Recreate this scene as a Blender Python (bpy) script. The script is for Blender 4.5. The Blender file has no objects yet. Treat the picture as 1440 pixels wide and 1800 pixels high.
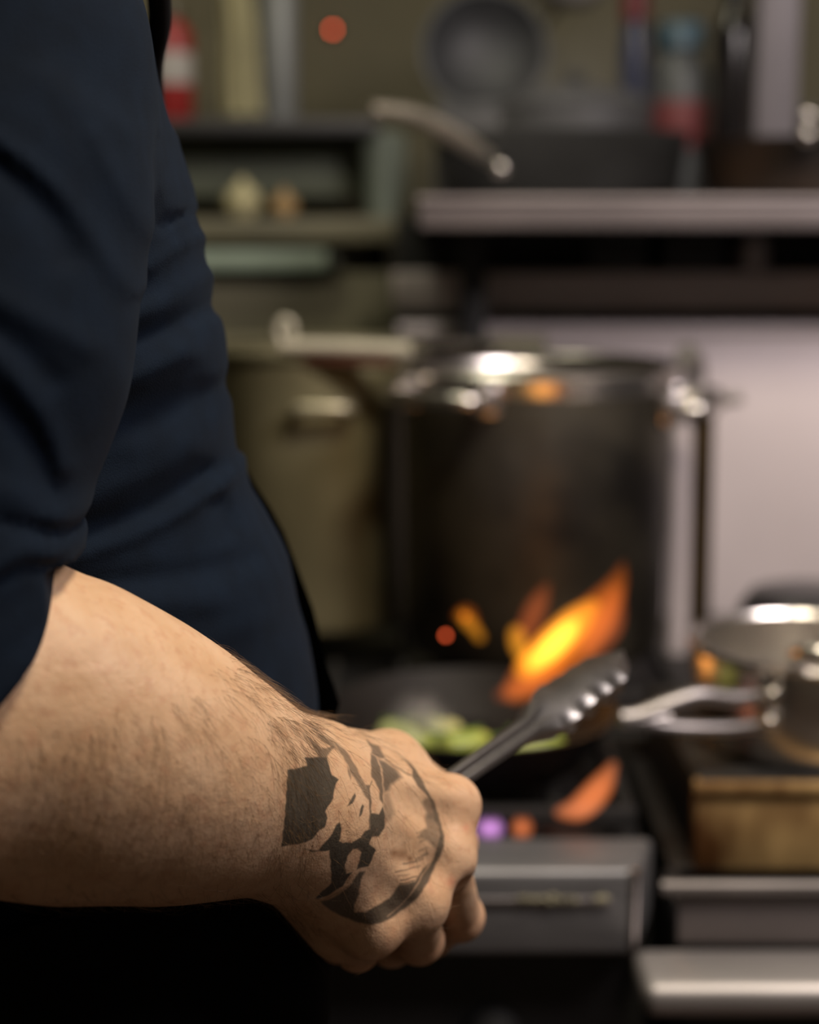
import bpy, bmesh, math, random
import numpy as np
from mathutils import Vector, Matrix
R = math.radians
random.seed(7)
rng = np.random.default_rng(7)
scn = bpy.context.scene
COL = scn.collection

# ------------------------------------------------------------------ camera
CAM = Vector((0.0, 0.0, 1.34))
PITCH = R(10.0)
FPX = 3000.0                                   # 50 mm lens on a 24 mm wide frame, 1440 px
cam_d = bpy.data.cameras.new('camera')
cam_d.sensor_fit = 'HORIZONTAL'; cam_d.sensor_width = 24.0; cam_d.lens = 50.0
cam_d.clip_start = 0.01
cam_d.dof.use_dof = True; cam_d.dof.focus_distance = 0.685; cam_d.dof.aperture_fstop = 3.5
cam = bpy.data.objects.new('camera', cam_d); COL.objects.link(cam)
cam.location = CAM; cam.rotation_euler = (R(90) - PITCH, 0, 0)
scn.camera = cam

# ------------------------------------------------------------------ world, lamps, exposure
w = bpy.data.worlds.new('world'); scn.world = w; w.use_nodes = True
bg = w.node_tree.nodes['Background']
bg.inputs[0].default_value = (0.9, 0.85, 0.75, 1); bg.inputs[1].default_value = 0.018
scn.view_settings.view_transform = 'Standard'
scn.view_settings.look = 'None'
scn.view_settings.exposure = 0.0
scn.view_settings.gamma = 1.0
scn.view_settings.use_curve_mapping = False


def area(name, loc, target, size, power, color, size_y=None):
    l = bpy.data.lights.new(name, 'AREA'); l.energy = power; l.color = color
    l.size = size
    if size_y: l.shape = 'RECTANGLE'; l.size_y = size_y
    o = bpy.data.objects.new(name, l); COL.objects.link(o); o.location = loc
    o.rotation_euler = (Vector(target) - Vector(loc)).to_track_quat('-Z', 'Y').to_euler()
    return o


area('ceiling_lamp', (0.36, 0.66, 2.40), (0.0, 0.70, 1.05), 0.35, 17, (1.0, 0.87, 0.66), 0.25)
area('hood_lamp', (1.0, 0.60, 2.12), (0.75, 1.9, 1.05), 0.6, 21, (1.0, 0.89, 0.87), 0.4)
area('rear_fill', (-0.3, 1.75, 2.55), (-0.45, 2.45, 1.35), 0.4, 5.5, (1.0, 0.95, 0.70), 0.3)  # unseen fill light, added to brighten the left shelf


def P(px, py, Y):
    """World point that stands at depth Y on the line of sight through a photograph pixel."""
    x = (px - 720) / FPX; y = (900 - py) / FPX
    wy = math.cos(PITCH) + y * math.sin(PITCH)
    wz = -math.sin(PITCH) + y * math.cos(PITCH)
    s = Y / wy
    return Vector((x * s, Y, CAM.z + wz * s))


def zat(py, Y): return P(720, py, Y).z
def xat(px, py, Y): return P(px, py, Y).x


# ------------------------------------------------------------------ materials
def mat(name, color, rough=0.5, metal=0.0, noise=0.0, nscale=20.0, color2=None, bump=0.0, bscale=200.0,
        spec=0.5, aniso=None, sss=0.0, coat=0.0, stretch=(1, 1, 1)):
    m = bpy.data.materials.new(name); m.use_nodes = True
    nt = m.node_tree; b = nt.nodes['Principled BSDF']
    b.inputs['Roughness'].default_value = rough; b.inputs['Metallic'].default_value = metal
    b.inputs['Specular IOR Level'].default_value = spec
    b.inputs['Coat Weight'].default_value = coat
    if sss:
        b.inputs['Subsurface Weight'].default_value = sss
        b.inputs['Subsurface Radius'].default_value = (1.0, 0.35, 0.18)
        b.inputs['Subsurface Scale'].default_value = 0.004
    c2 = color2 or tuple(max(0, c * (1 - noise)) for c in color)
    tc = nt.nodes.new('ShaderNodeTexCoord')
    mp = nt.nodes.new('ShaderNodeMapping'); mp.inputs['Scale'].default_value = stretch
    nt.links.new(tc.outputs['Object'], mp.inputs[0])
    n = nt.nodes.new('ShaderNodeTexNoise'); n.inputs['Scale'].default_value = nscale
    n.inputs['Detail'].default_value = 5
    nt.links.new(mp.outputs[0], n.inputs['Vector'])
    cr = nt.nodes.new('ShaderNodeValToRGB')
    cr.color_ramp.elements[0].color = (*c2, 1); cr.color_ramp.elements[1].color = (*color, 1)
    cr.color_ramp.elements[0].position = 0.35; cr.color_ramp.elements[1].position = 0.65
    nt.links.new(n.outputs[0], cr.inputs[0]); nt.links.new(cr.outputs[0], b.inputs['Base Color'])
    if bump:
        n2 = nt.nodes.new('ShaderNodeTexNoise'); n2.inputs['Scale'].default_value = bscale
        n2.inputs['Detail'].default_value = 3
        nt.links.new(mp.outputs[0], n2.inputs['Vector'])
        bp = nt.nodes.new('ShaderNodeBump'); bp.inputs['Strength'].default_value = bump
        bp.inputs['Distance'].default_value = 0.002
        nt.links.new(n2.outputs[0], bp.inputs['Height']); nt.links.new(bp.outputs[0], b.inputs['Normal'])
    return m


STEEL = mat('brushed_steel', (0.62, 0.58, 0.58), 0.32, 1.0, 0.15, 30, stretch=(1, 1, 12))
STEEL_DULL = mat('dull_steel', (0.42, 0.39, 0.39), 0.45, 1.0, 0.25, 14)
STEEL_SHINY = mat('polished_steel', (0.80, 0.76, 0.72), 0.27, 1.0, 0.1, 40)
STEEL_PANEL = mat('steel_panel', (0.50, 0.45, 0.46), 0.5, 0.55, 0.18, 5, stretch=(1, 1, 3))
SHELF_STEEL = mat('shelf_steel', (0.27, 0.235, 0.24), 0.5, 0.5, 0.2, 6, stretch=(1, 4, 4))
PALE_PANEL = mat('pale_panel', (0.72, 0.64, 0.65), 0.55, 0.25, 0.12, 4)
STEEL_OLIVE = mat('olive_steel', (0.20, 0.185, 0.11), 0.5, 0.5, 0.4, 6)
DARK_STEEL = mat('dark_steel', (0.10, 0.10, 0.105), 0.4, 0.8, 0.4, 18)
RAIL_STEEL = mat('rail_steel', (0.20, 0.197, 0.205), 0.48, 0.6, 0.25, 18, stretch=(1, 6, 6))
IRON = mat('cast_iron', (0.014, 0.013, 0.013), 0.6, 0.0, 0.4, 60, bump=0.3, bscale=400)
PAN_BLACK = mat('seasoned_iron', (0.009, 0.009, 0.009), 0.6, 0.0, 0.4, 40, spec=0.22)
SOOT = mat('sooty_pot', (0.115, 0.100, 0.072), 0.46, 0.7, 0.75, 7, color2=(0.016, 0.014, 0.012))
POT_OLIVE = mat('dull_aluminium', (0.25, 0.225, 0.13), 0.55, 0.3, 0.35, 7)
AMBER = mat('burnt_steel', (0.86, 0.58, 0.25), 0.45, 0.4, 0.5, 14, color2=(0.14, 0.06, 0.02), stretch=(1, 1, 0.6))
SHELF_BLUE = mat('pale_green_edge', (0.27, 0.34, 0.27), 0.5, 0.0, 0.2, 20)
BLACK = mat('black_plastic', (0.012, 0.012, 0.013), 0.5, 0.0, 0.2, 40)
OLIVE_WALL = mat('olive_wall', (0.120, 0.106, 0.060), 0.75, 0, 0.3, 3)
CEIL = mat('ceiling_paint', (0.45, 0.43, 0.40), 0.8, 0, 0.1, 6)
TILE = mat('floor_tile', (0.10, 0.06, 0.045), 0.5, 0, 0.3, 8)


# ------------------------------------------------------------------ object helpers
def link(name, me, parent=None, m=None, smooth=True):
    o = bpy.data.objects.new(name, me); COL.objects.link(o)
    if m is not None and not me.materials: me.materials.append(m)
    if smooth and len(me.polygons):
        me.polygons.foreach_set('use_smooth', [True] * len(me.polygons))
    if parent is not None: o.parent = parent; o.matrix_parent_inverse = parent.matrix_world.inverted()
    return o


def obj(name, bm, m, parent=None, smooth=True, angle=40):
    bmesh.ops.recalc_face_normals(bm, faces=bm.faces)
    me = bpy.data.meshes.new(name); bm.to_mesh(me); bm.free()
    o = link(name, me, parent, m, smooth)
    if smooth:
        try: me.set_sharp_from_angle(angle=R(angle))
        except Exception: pass
    return o


def tag(o, label=None, cat=None, group=None, kind=None):
    if label: o['label'] = label
    if cat: o['category'] = cat
    if group: o['group'] = group
    if kind: o['kind'] = kind
    return o


def thing(name, label, cat, loc=(0, 0, 0), group=None):
    o = bpy.data.objects.new(name, None); COL.objects.link(o)
    o.location = loc; o.empty_display_size = 0.02
    bpy.context.view_layer.update()
    return tag(o, label, cat, group)


def add_box(bm, c, s, bev=0.0, rot=None, seg=2):
    r = bmesh.ops.create_cube(bm, size=1.0)
    vs = r['verts']
    M = Matrix.Translation(c) @ (rot.to_4x4() if rot is not None else Matrix()) @ Matrix.Diagonal((*s, 1))
    bmesh.ops.transform(bm, matrix=M, verts=vs)
    if bev:
        es = list({e for v in vs for e in v.link_edges})
        bmesh.ops.bevel(bm, geom=es, offset=bev, segments=seg, affect='EDGES', profile=0.5)
    return bm


def box(lo, hi, bev=0.002):
    bm = bmesh.new()
    lo = Vector(lo); hi = Vector(hi)
    return add_box(bm, (lo + hi) / 2, hi - lo, bev)


def add_lathe(bm, prof, c=(0, 0, 0), n=64, M=None):
    """prof: list of (radius, z) ; revolved round z at c."""
    rings = []
    for r, z in prof:
        if r < 1e-6:
            rings.append([bm.verts.new((0, 0, z))])
        else:
            rings.append([bm.verts.new((r * math.cos(2 * math.pi * i / n), r * math.sin(2 * math.pi * i / n), z)) for i in range(n)])
    for a, b in zip(rings, rings[1:]):
        for i in range(n):
            j = (i + 1) % n
            if len(a) == 1 and len(b) == 1: continue
            if len(a) == 1: bm.faces.new((a[0], b[i], b[j]))
            elif len(b) == 1: bm.faces.new((a[i], a[j], b[0]))
            else: bm.faces.new((a[i], a[j], b[j], b[i]))
    vs = [v for r in rings for v in r]
    T = Matrix.Translation(c) @ (M.to_4x4() if M is not None else Matrix())
    bmesh.ops.transform(bm, matrix=T, verts=vs)
    return bm


def lathe(prof, c=(0, 0, 0), n=64, M=None):
    return add_lathe(bmesh.new(), prof, c, n, M)


def add_tube(bm, pts, rad, n=12, flat=1.0, up=(0, 0, 1), cap=True):
    """Tube along points; rad a number or a list; flat squeezes the section along its local up."""
    pts = [Vector(p) for p in pts]
    if not hasattr(rad, '__len__'): rad = [rad] * len(pts)
    rings = []; up = Vector(up)
    for i, p in enumerate(pts):
        t = (pts[min(i + 1, len(pts) - 1)] - pts[max(i - 1, 0)]).normalized()
        s = t.cross(up)
        if s.length < 1e-4: s = t.cross(Vector((1, 0, 0)))
        s.normalize(); u = s.cross(t).normalized()
        rings.append([bm.verts.new(p + rad[i] * (math.cos(2 * math.pi * k / n) * s + flat * math.sin(2 * math.pi * k / n) * u)) for k in range(n)])
    for a, b in zip(rings, rings[1:]):
        for k in range(n):
            bm.faces.new((a[k], a[(k + 1) % n], b[(k + 1) % n], b[k]))
    if cap:
        bm.faces.new(rings[0]); bm.faces.new(list(reversed(rings[-1])))
    return bm


def tube(pts, rad, n=12, flat=1.0, up=(0, 0, 1)):
    return add_tube(bmesh.new(), pts, rad, n, flat, up)


def spline(pts, k=8):
    """Catmull-Rom through points of any dimension."""
    pts = [np.array(p, float) for p in pts]
    out = []
    for i in range(len(pts) - 1):
        p0 = pts[max(i - 1, 0)]; p1 = pts[i]; p2 = pts[i + 1]; p3 = pts[min(i + 2, len(pts) - 1)]
        for j in range(k):
            t = j / k
            out.append(0.5 * ((2 * p1) + (-p0 + p2) * t + (2 * p0 - 5 * p1 + 4 * p2 - p3) * t * t + (-p0 + 3 * p1 - 3 * p2 + p3) * t ** 3))
    out.append(pts[-1])
    return out


def pot_profile(r, h, t=0.003, lip=0.005, taper=0.0, rb=0.012):
    rbt = r - taper
    return [(0, 0), (rbt - rb, 0), (rbt - rb * 0.3, rb * 0.3), (rbt, rb), (r, h - lip), (r + lip, h - lip * 0.6), (r + lip, h),
            (r - t, h), (rbt - t, rb), (rbt - rb, t), (0, t)]


# ------------------------------------------------------------------ signed-distance modelling
def smin(a, b, k):
    h = np.maximum(k - np.abs(a - b), 0.0) / k
    return np.minimum(a, b) - h * h * k * 0.25


def cone(p, a, b, ra, rb):
    a = np.asarray(a, np.float32); b = np.asarray(b, np.float32)
    ab = b - a; L = float(ab @ ab)
    pa = p - a
    t = np.clip((pa @ ab) / max(L, 1e-12), 0, 1).astype(np.float32)
    d = pa - t[:, None] * ab
    return np.sqrt(np.einsum('ij,ij->i', d, d)) - (ra + t * (rb - ra))


def chain(p, nodes, k):
    f = None
    for (a, ra), (b, rb) in zip(nodes, nodes[1:]):
        d = cone(p, a, b, ra, rb)
        f = d if f is None else smin(f, d, k)
    return f


def surface_net(f, xs, ys, zs, B=20, margin=1.25):
    xs, ys, zs = (np.asarray(a, np.float32) for a in (xs, ys, zs))
    n = (len(xs), len(ys), len(zs))
    F = np.ones(n, np.float32)
    bl = [[(i, min(i + B, m)) for i in range(0, m, B)] for m in n]
    cs = []; ids = []
    for ax in bl[0]:
        for ay in bl[1]:
            for az in bl[2]:
                lo = np.array([xs[ax[0]], ys[ay[0]], zs[az[0]]]); hi = np.array([xs[ax[1] - 1], ys[ay[1] - 1], zs[az[1] - 1]])
                cs.append(((lo + hi) / 2, np.linalg.norm(hi - lo) / 2)); ids.append((ax, ay, az))
    ctr = np.array([c[0] for c in cs], np.float32); rad = np.array([c[1] for c in cs], np.float32)
    fc = f(ctr)
    for (ax, ay, az), v, r in zip(ids, fc, rad):
        sl = (slice(*ax), slice(*ay), slice(*az))
        if abs(v) > r * margin + 0.004: F[sl] = v; continue
        g = np.stack(np.meshgrid(xs[sl[0]], ys[sl[1]], zs[sl[2]], indexing='ij'), -1).reshape(-1, 3)
        F[sl] = f(g).reshape(ax[1] - ax[0], ay[1] - ay[0], az[1] - az[0])
    S = F < 0
    c = np.zeros((n[0] - 1, n[1] - 1, n[2] - 1), np.int8)
    for dx in (0, 1):
        for dy in (0, 1):
            for dz in (0, 1):
                c += S[dx:n[0] - 1 + dx, dy:n[1] - 1 + dy, dz:n[2] - 1 + dz]
    I, J, K = np.nonzero((c > 0) & (c < 8))
    idx = np.full(c.shape, -1, np.int32); idx[I, J, K] = np.arange(len(I))
    acc = np.zeros((len(I), 3), np.float64); cnt = np.zeros(len(I))
    corners = [(0, 0, 0), (1, 0, 0), (0, 1, 0), (1, 1, 0), (0, 0, 1), (1, 0, 1), (0, 1, 1), (1, 1, 1)]
    for i, a in enumerate(corners):
        for b in corners[i + 1:]:
            if sum(abs(u - v) for u, v in zip(a, b)) != 1: continue
            fa = F[I + a[0], J + a[1], K + a[2]]; fb = F[I + b[0], J + b[1], K + b[2]]
            m = (fa < 0) != (fb < 0)
            t = np.where(m, fa / np.where(m, fa - fb, 1), 0)
            pa = np.stack([xs[I + a[0]], ys[J + a[1]], zs[K + a[2]]], -1); pb = np.stack([xs[I + b[0]], ys[J + b[1]], zs[K + b[2]]], -1)
            acc += np.where(m[:, None], pa + t[:, None] * (pb - pa), 0); cnt += m
    V = acc / cnt[:, None]
    Q = []
    # edges along x, y, z
    m = (S[:-1] != S[1:])[:, 1:-1, 1:-1]; i, j, k = np.nonzero(m); j += 1; k += 1
    q = np.stack([idx[i, j - 1, k - 1], idx[i, j, k - 1], idx[i, j, k], idx[i, j - 1, k]], -1); q[~S[i, j, k]] = q[~S[i, j, k]][:, ::-1]; Q.append(q)
    m = (S[:, :-1] != S[:, 1:])[1:-1, :, 1:-1]; i, j, k = np.nonzero(m); i += 1; k += 1
    q = np.stack([idx[i - 1, j, k - 1], idx[i - 1, j, k], idx[i, j, k], idx[i, j, k - 1]], -1); q[~S[i, j, k]] = q[~S[i, j, k]][:, ::-1]; Q.append(q)
    m = (S[:, :, :-1] != S[:, :, 1:])[1:-1, 1:-1, :]; i, j, k = np.nonzero(m); i += 1; j += 1
    q = np.stack([idx[i - 1, j - 1, k], idx[i, j - 1, k], idx[i, j, k], idx[i - 1, j, k]], -1); q[~S[i, j, k]] = q[~S[i, j, k]][:, ::-1]; Q.append(q)
    Q = np.concatenate(Q)
    return V, Q[(Q >= 0).all(1)]


def grad(f, V, e=0.0004):
    V = V.astype(np.float32)
    g = np.stack([f(V + np.eye(3, dtype=np.float32)[i] * e) - f(V - np.eye(3, dtype=np.float32)[i] * e) for i in range(3)], -1) / (2 * e)
    return g


def project(f, V, it=2):
    for _ in range(it):
        d = f(V.astype(np.float32)); g = grad(f, V)
        n2 = np.maximum((g * g).sum(1), 0.15)
        V = V - np.clip(d / n2, -0.004, 0.004)[:, None] * g
    return V


def mesh_from(name, V, Q):
    me = bpy.data.meshes.new(name)
    me.from_pydata(V.tolist(), [], Q.tolist()); me.update()
    return me


def axis(*segs):
    """Concatenated grid coordinates: (start, stop, step) ..."""
    out = []
    for a, b, h in segs:
        nn = max(1, int(round((b - a) / h))); out += list(np.linspace(a, b, nn, endpoint=False))
    out.append(segs[-1][1])
    return out


# ------------------------------------------------------------------ the room
def struct(name, bm, m): return tag(obj(name, bm, m), kind='structure')


struct('floor', box((-2.2, -1.2, -0.05), (2.6, 4.2, 0.0), 0), TILE)
struct('ceiling', box((-2.2, -1.2, 2.7), (2.6, 4.2, 2.75), 0), CEIL)
struct('wall_back', box((-2.2, 3.0, 0), (2.6, 3.1, 2.7), 0), OLIVE_WALL)
struct('wall_left', box((-2.3, -1.2, 0), (-2.2, 4.2, 2.7), 0), OLIVE_WALL)
struct('wall_right', box((2.6, -1.2, 0), (2.7, 4.2, 2.7), 0), CEIL)
struct('wall_front', box((-2.2, -1.3, 0), (2.6, -1.2, 2.7), 0), CEIL)


# ------------------------------------------------------------------ the range under the pan
def bars(name, bars_, m, parent, bev=0.002):
    """Each bar a mesh of its own."""
    for lo, hi in bars_: obj(name, box(lo, hi, bev), m, parent)


rng_t = thing('gas_range', 'long black gas range with a grey steel front rail and iron grates', 'range', (-0.3, 1.5, 0))
RX = xat(1122, 1530, 1.12); ZT = zat(1530, 1.12)
obj('body', box((-1.2, 1.185, 0.1), (0.178, 1.98, 0.868), 0.004), BLACK, rng_t)
obj('rear_deck', box((0.178, 1.50, 0.1), (1.25, 1.98, 0.868), 0.004), BLACK, rng_t)
bm = bmesh.new()
add_box(bm, ((RX - 1.2) / 2, (1.12 + 1.186) / 2, (ZT + zat(1682, 1.12)) / 2), (RX + 1.2, 0.066, ZT - zat(1682, 1.12)), 0.006, seg=3)
for v in bm.verts:
    if v.co.x > RX - 0.02: v.co.x += (v.co.y - 1.12) * 0.30
obj('front_rail', bm, RAIL_STEEL, rng_t)
ZS = zat(1583, 1.12)
obj('rail_trim', box((-1.2, 1.1175, ZS - 0.0022), (RX - 0.018, 1.1215, ZS + 0.0022), 0.001), STEEL_DULL, rng_t)
obj('rail_corner', tube([(RX - 0.002, 1.122, zat(1532, 1.12)), (RX - 0.002, 1.122, zat(1680, 1.12))], 0.0042, 10, up=(0, 1, 0)), STEEL, rng_t)
obj('control_panel', box((-1.2, 1.15, 0.66), (RX - 0.005, 1.186, zat(1684, 1.12)), 0.003), BLACK, rng_t)
for kx in (-0.36, -0.22, -0.08, 0.06):
    k = obj('knob', lathe([(0, 0), (0.021, 0), (0.021, 0.006), (0.017, 0.008), (0.015, 0.026), (0.012, 0.028), (0, 0.028)], (kx, 1.15, 0.755), 32, Matrix.Rotation(R(90), 3, 'X')), BLACK, rng_t)
    obj('pointer', box((kx - 0.002, 1.1195, 0.757), (kx + 0.002, 1.1235, 0.767), 0.0005), STEEL_DULL, k)
for lx in (-1.1, 0.1):
    for ly in (1.25, 1.9):
        obj('leg', lathe([(0, 0), (0.022, 0), (0.026, 0.01), (0.02, 0.03), (0.024, 0.11), (0, 0.11)], (lx, ly, 0), 20), STEEL_DULL, rng_t)
for lx in (0.5, 1.15):
    for ly in (1.55, 1.9):
        obj('leg', lathe([(0, 0), (0.022, 0), (0.026, 0.01), (0.02, 0.03), (0.024, 0.11), (0, 0.11)], (lx, ly, 0), 20), STEEL_DULL, rng_t)

GZ = 0.900


def grate(cx, cy, wx, wy, label):
    t = thing('burner_grate', label, 'grate', (cx, cy, GZ - 0.02), 'iron grates of the gas range')
    x0, x1, y0, y1 = cx - wx / 2, cx + wx / 2, cy - wy / 2, cy + wy / 2
    z0, z1 = GZ - 0.016, GZ
    bars('frame_bar', [((x0, y0, z0), (x1, y0 + 0.012, z1)), ((x0, y1 - 0.012, z0), (x1, y1, z1)),
                       ((x0, y0 + 0.012, z0), (x0 + 0.012, y1 - 0.012, z1)), ((x1 - 0.012, y0 + 0.012, z0), (x1, y1 - 0.012, z1))], IRON, t)
    for k in range(1, 6):
        xx = x0 + wx * k / 6
        bars('finger_bar', [((xx - 0.004, y0 + 0.012, z0 + 0.003), (xx + 0.004, cy - 0.05, z1)), ((xx - 0.004, cy + 0.05, z0 + 0.003), (xx + 0.004, y1 - 0.012, z1))], IRON, t)
    for sx in (x0, x1 - 0.014):
        for sy in (y0, y1 - 0.014):
            obj('foot', box((sx, sy, 0.868), (sx + 0.014, sy + 0.014, z0 + 0.002), 0.002), IRON, t)
    bz = 0.868
    b = thing('gas_burner', label.replace('iron grate', 'round iron gas burner'), 'burner', (cx, cy, bz), 'gas burners of the range')
    obj('burner_base', lathe([(0, 0), (0.055, 0), (0.05, 0.006), (0.045, 0.008), (0, 0.008)], (cx, cy, bz), 40), IRON, b)
    obj('burner_cap', lathe([(0, 0.008), (0.036, 0.008), (0.038, 0.013), (0.03, 0.017), (0, 0.018)], (cx, cy, bz), 40), IRON, b)


PANC = P(828, 1290, 1.335)
grate(-0.01, 1.352, 0.36, 0.27, 'black iron grate under the frying pan')
grate(-0.40, 1.335, 0.36, 0.29, 'black iron grate beside the one under the frying pan, hidden by the cook')
grate(0.06, 1.70, 0.40, 0.33, 'black iron grate under the tall sooty stockpot')
grate(-0.37, 1.78, 0.38, 0.33, 'black iron grate under the dull olive stockpot')

# loose crumbs along the trim of the front rail
bm = bmesh.new()
for i in range(22):
    px = (925, 958, 985, 1012, 1062)[i % 5] + rng.normal() * 9
    p = P(px, 1581 + rng.normal() * 3, 1.1172)
    r = 0.0012 + 0.0016 * rng.random()
    v = bmesh.ops.create_icosphere(bm, subdivisions=1, radius=r)['verts']
    for q in v: q.co = Vector((q.co.x * 1.5 * (1 + .4 * rng.normal()), q.co.y * 0.7, q.co.z * (1 + .3 * rng.normal()))) + p
tag(obj('food_crumbs', bm, mat('crumbs', (0.36, 0.33, 0.22), 0.7, 0, 0.5, 90)), 'pale crumbs of food stuck along the thin trim of the steel front rail', 'crumbs', kind='stuff')

# ------------------------------------------------------------------ lower cooker at the right
ck = thing('side_cooker', 'low steel cooker with a burnt amber panel, drip tray and rounded front ledge', 'cooker', (0.6, 1.3, 0))
BX = xat(1132, 1735, 1.05)
zl = zat(1735, 1.05); zl0 = zat(1795, 1.05)
bm = bmesh.new()
add_box(bm, ((BX + 1.1) / 2, 1.082, (zl + zl0) / 2), (1.1 - BX, 0.064, zl - zl0), 0.0095, seg=4)
obj('front_ledge', bm, mat('ledge_steel', (0.50, 0.47, 0.47), 0.55, 0.9, 0.15, 12, stretch=(1, 6, 6)), ck)
TX = xat(1192, 1620, 1.112); tz0 = zl - 0.002; tz1 = zat(1570, 1.112)
obj('tray_well', box((TX + 0.002, 1.1215, tz0 + 0.002), (1.08, 1.2, tz1 - 0.018), 0.001), BLACK, ck)
obj('drip_tray', box((TX, 1.1145, tz0 + 0.002), (1.08, 1.1225, tz1), 0.003), mat('tray_steel', (0.16, 0.14, 0.14), 0.5, 0.4, 0.2, 14), ck)
bm = bmesh.new()
add_tube(bm, [(TX - 0.012, 1.113, tz1 + 0.004), (1.08, 1.113, tz1 + 0.004)], 0.0052, 12, up=(0, 0, 1))
obj('tray_lip', bm, mat('tray_lip_steel', (0.2, 0.18, 0.175), 0.5, 0.7, 0.2, 20), ck)
AX = xat(1222, 1450, 1.2)
az0 = tz1 - 0.02; az1 = zat(1378, 1.2)
obj('front_panel', box((AX, 1.2, az0), (1.08, 1.216, az1), 0.003), AMBER, ck)
obj('burner_box', box((AX + 0.001, 1.216, az0), (1.08, 1.47, az1 - 0.001), 0.003), BLACK, ck)
obj('top_plate', box((AX + 0.004, 1.206, az1 - 0.002), (1.078, 1.466, az1 + 0.001), 0.001), IRON, ck)
obj('top_rim', box((AX - 0.002, 1.196, az1 - 0.008), (1.082, 1.206, az1 + 0.001), 0.002), AMBER, ck)
obj('body', box((BX + 0.04, 1.119, 0.1), (1.08, 1.47, az0 + 0.002), 0.004), BLACK, ck)
for lx in (0.25, 1.02):
    for ly in (1.15, 1.42):
        obj('leg', lathe([(0, 0), (0.022, 0), (0.026, 0.01), (0.02, 0.03), (0.024, 0.11), (0, 0.11)], (lx, ly, 0), 20), STEEL_DULL, ck)

# ------------------------------------------------------------------ backguard and shelf
bgd = thing('backguard', 'tall steel backguard standing behind the pots, with a rolled top edge', 'backguard', (0, 2.04, 0.86))
bz1 = zat(590, 2.05)
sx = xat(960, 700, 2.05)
obj('left_shade_panel', box((-1.2, 2.05, 0.0), (sx - 0.001, 2.065, bz1), 0.001), STEEL_OLIVE, bgd)  # hood shade and light falloff put into this half's olive colour
obj('right_panel', box((sx, 2.05, 0.0), (1.6, 2.065, bz1), 0.001), PALE_PANEL, bgd)
obj('rolled_edge', tube([(xat(700, 575, 2.05), 2.055, bz1 + 0.006), (1.6, 2.055, bz1 + 0.006)], 0.009, 14), PALE_PANEL, bgd)
obj('upper_ledge', box((xat(690, 500, 2.10), 2.10, zat(548, 2.1)), (1.6, 2.13, zat(478, 2.1)), 0.004), PALE_PANEL, bgd)
obj('under_shelf_shade', box((xat(695, 450, 2.2), 2.20, 0.0), (1.6, 2.215, zat(380, 2.2)), 0.001), BLACK, bgd)  # black sheet stands in for the shade under the shelf
for i, (px0, px1, py0, py1, mm, lab) in enumerate([
    (1030, 1140, 415, 474, BLACK, 'black box on the ledge below the steel shelf, left of the two'),
    (1165, 1275, 418, 474, BLACK, 'black box on the ledge below the steel shelf, right of the two')]):
    a = P(px0, py1, 2.1); b = P(px1, py0, 2.1)
    bm = box((a.x, 2.101, zat(478, 2.1)), (b.x, 2.16, b.z), 0.004)
    bx_ = thing('storage_box', lab, 'box', (a.x, 2.11, a.z), 'black boxes under the shelf')
    obj('body', bm, mm, bx_); obj('lid', box((a.x - 0.002, 2.099, b.z), (b.x + 0.002, 2.162, b.z + 0.006), 0.002), DARK_STEEL, bx_)
a = P(1330, 474, 2.1)
jar = thing('steel_jar', 'small pale steel jar on the ledge below the shelf', 'jar', (a.x, 2.13, zat(478, 2.1)))
obj('body', lathe([(0, 0), (0.018, 0), (0.02, 0.004), (0.02, 0.03), (0.016, 0.036), (0, 0.036)], (a.x, 2.13, zat(478, 2.1)), 32), STEEL_PANEL, jar)
obj('lid', lathe([(0.017, 0.036), (0.018, 0.037), (0.018, 0.044), (0, 0.046)], (a.x, 2.13, zat(478, 2.1)), 32), STEEL_DULL, jar)

SHZ = zat(347, 1.85)
shelf = thing('pan_shelf', 'steel shelf above the range with pans standing on it', 'shelf', (0.4, 2.0, SHZ))
SX0 = xat(735, 375, 1.85)
obj('board', box((SX0, 1.85, zat(403, 1.85)), (1.6, 2.6, SHZ), 0.006), SHELF_STEEL, shelf)
obj('edge_strip', tube([(SX0, 1.85, zat(352, 1.85)), (1.6, 1.85, zat(352, 1.85))], 0.005, 10), SHELF_STEEL, shelf)
ux = xat(1362, 120, 2.15)
obj('upright', box((ux - 0.026, 2.13, SHZ), (ux + 0.026, 2.18, 2.2), 0.004), mat('post_grey', (0.19, 0.175, 0.19), 0.5, 0.3, 0.15, 6), shelf)
obj('upright', box((1.5, 2.13, SHZ), (1.55, 2.18, 2.2), 0.004), mat('post_grey', (0.19, 0.175, 0.19), 0.5, 0.3, 0.15, 6), shelf)
for bx in (SX0 + 0.05, 1.5):
    obj('bracket', box((bx, 2.0, zat(478, 2.1) - 0.2), (bx + 0.03, 2.04, zat(403, 1.85)), 0.002), BLACK, shelf)


def rivets(name, pts, r, m, parent):
    for p in pts:
        bm = bmesh.new(); bmesh.ops.create_uvsphere(bm, u_segments=14, v_segments=10, radius=r)
        bmesh.ops.translate(bm, verts=bm.verts, vec=p); obj(name, bm, m, parent)


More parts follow.
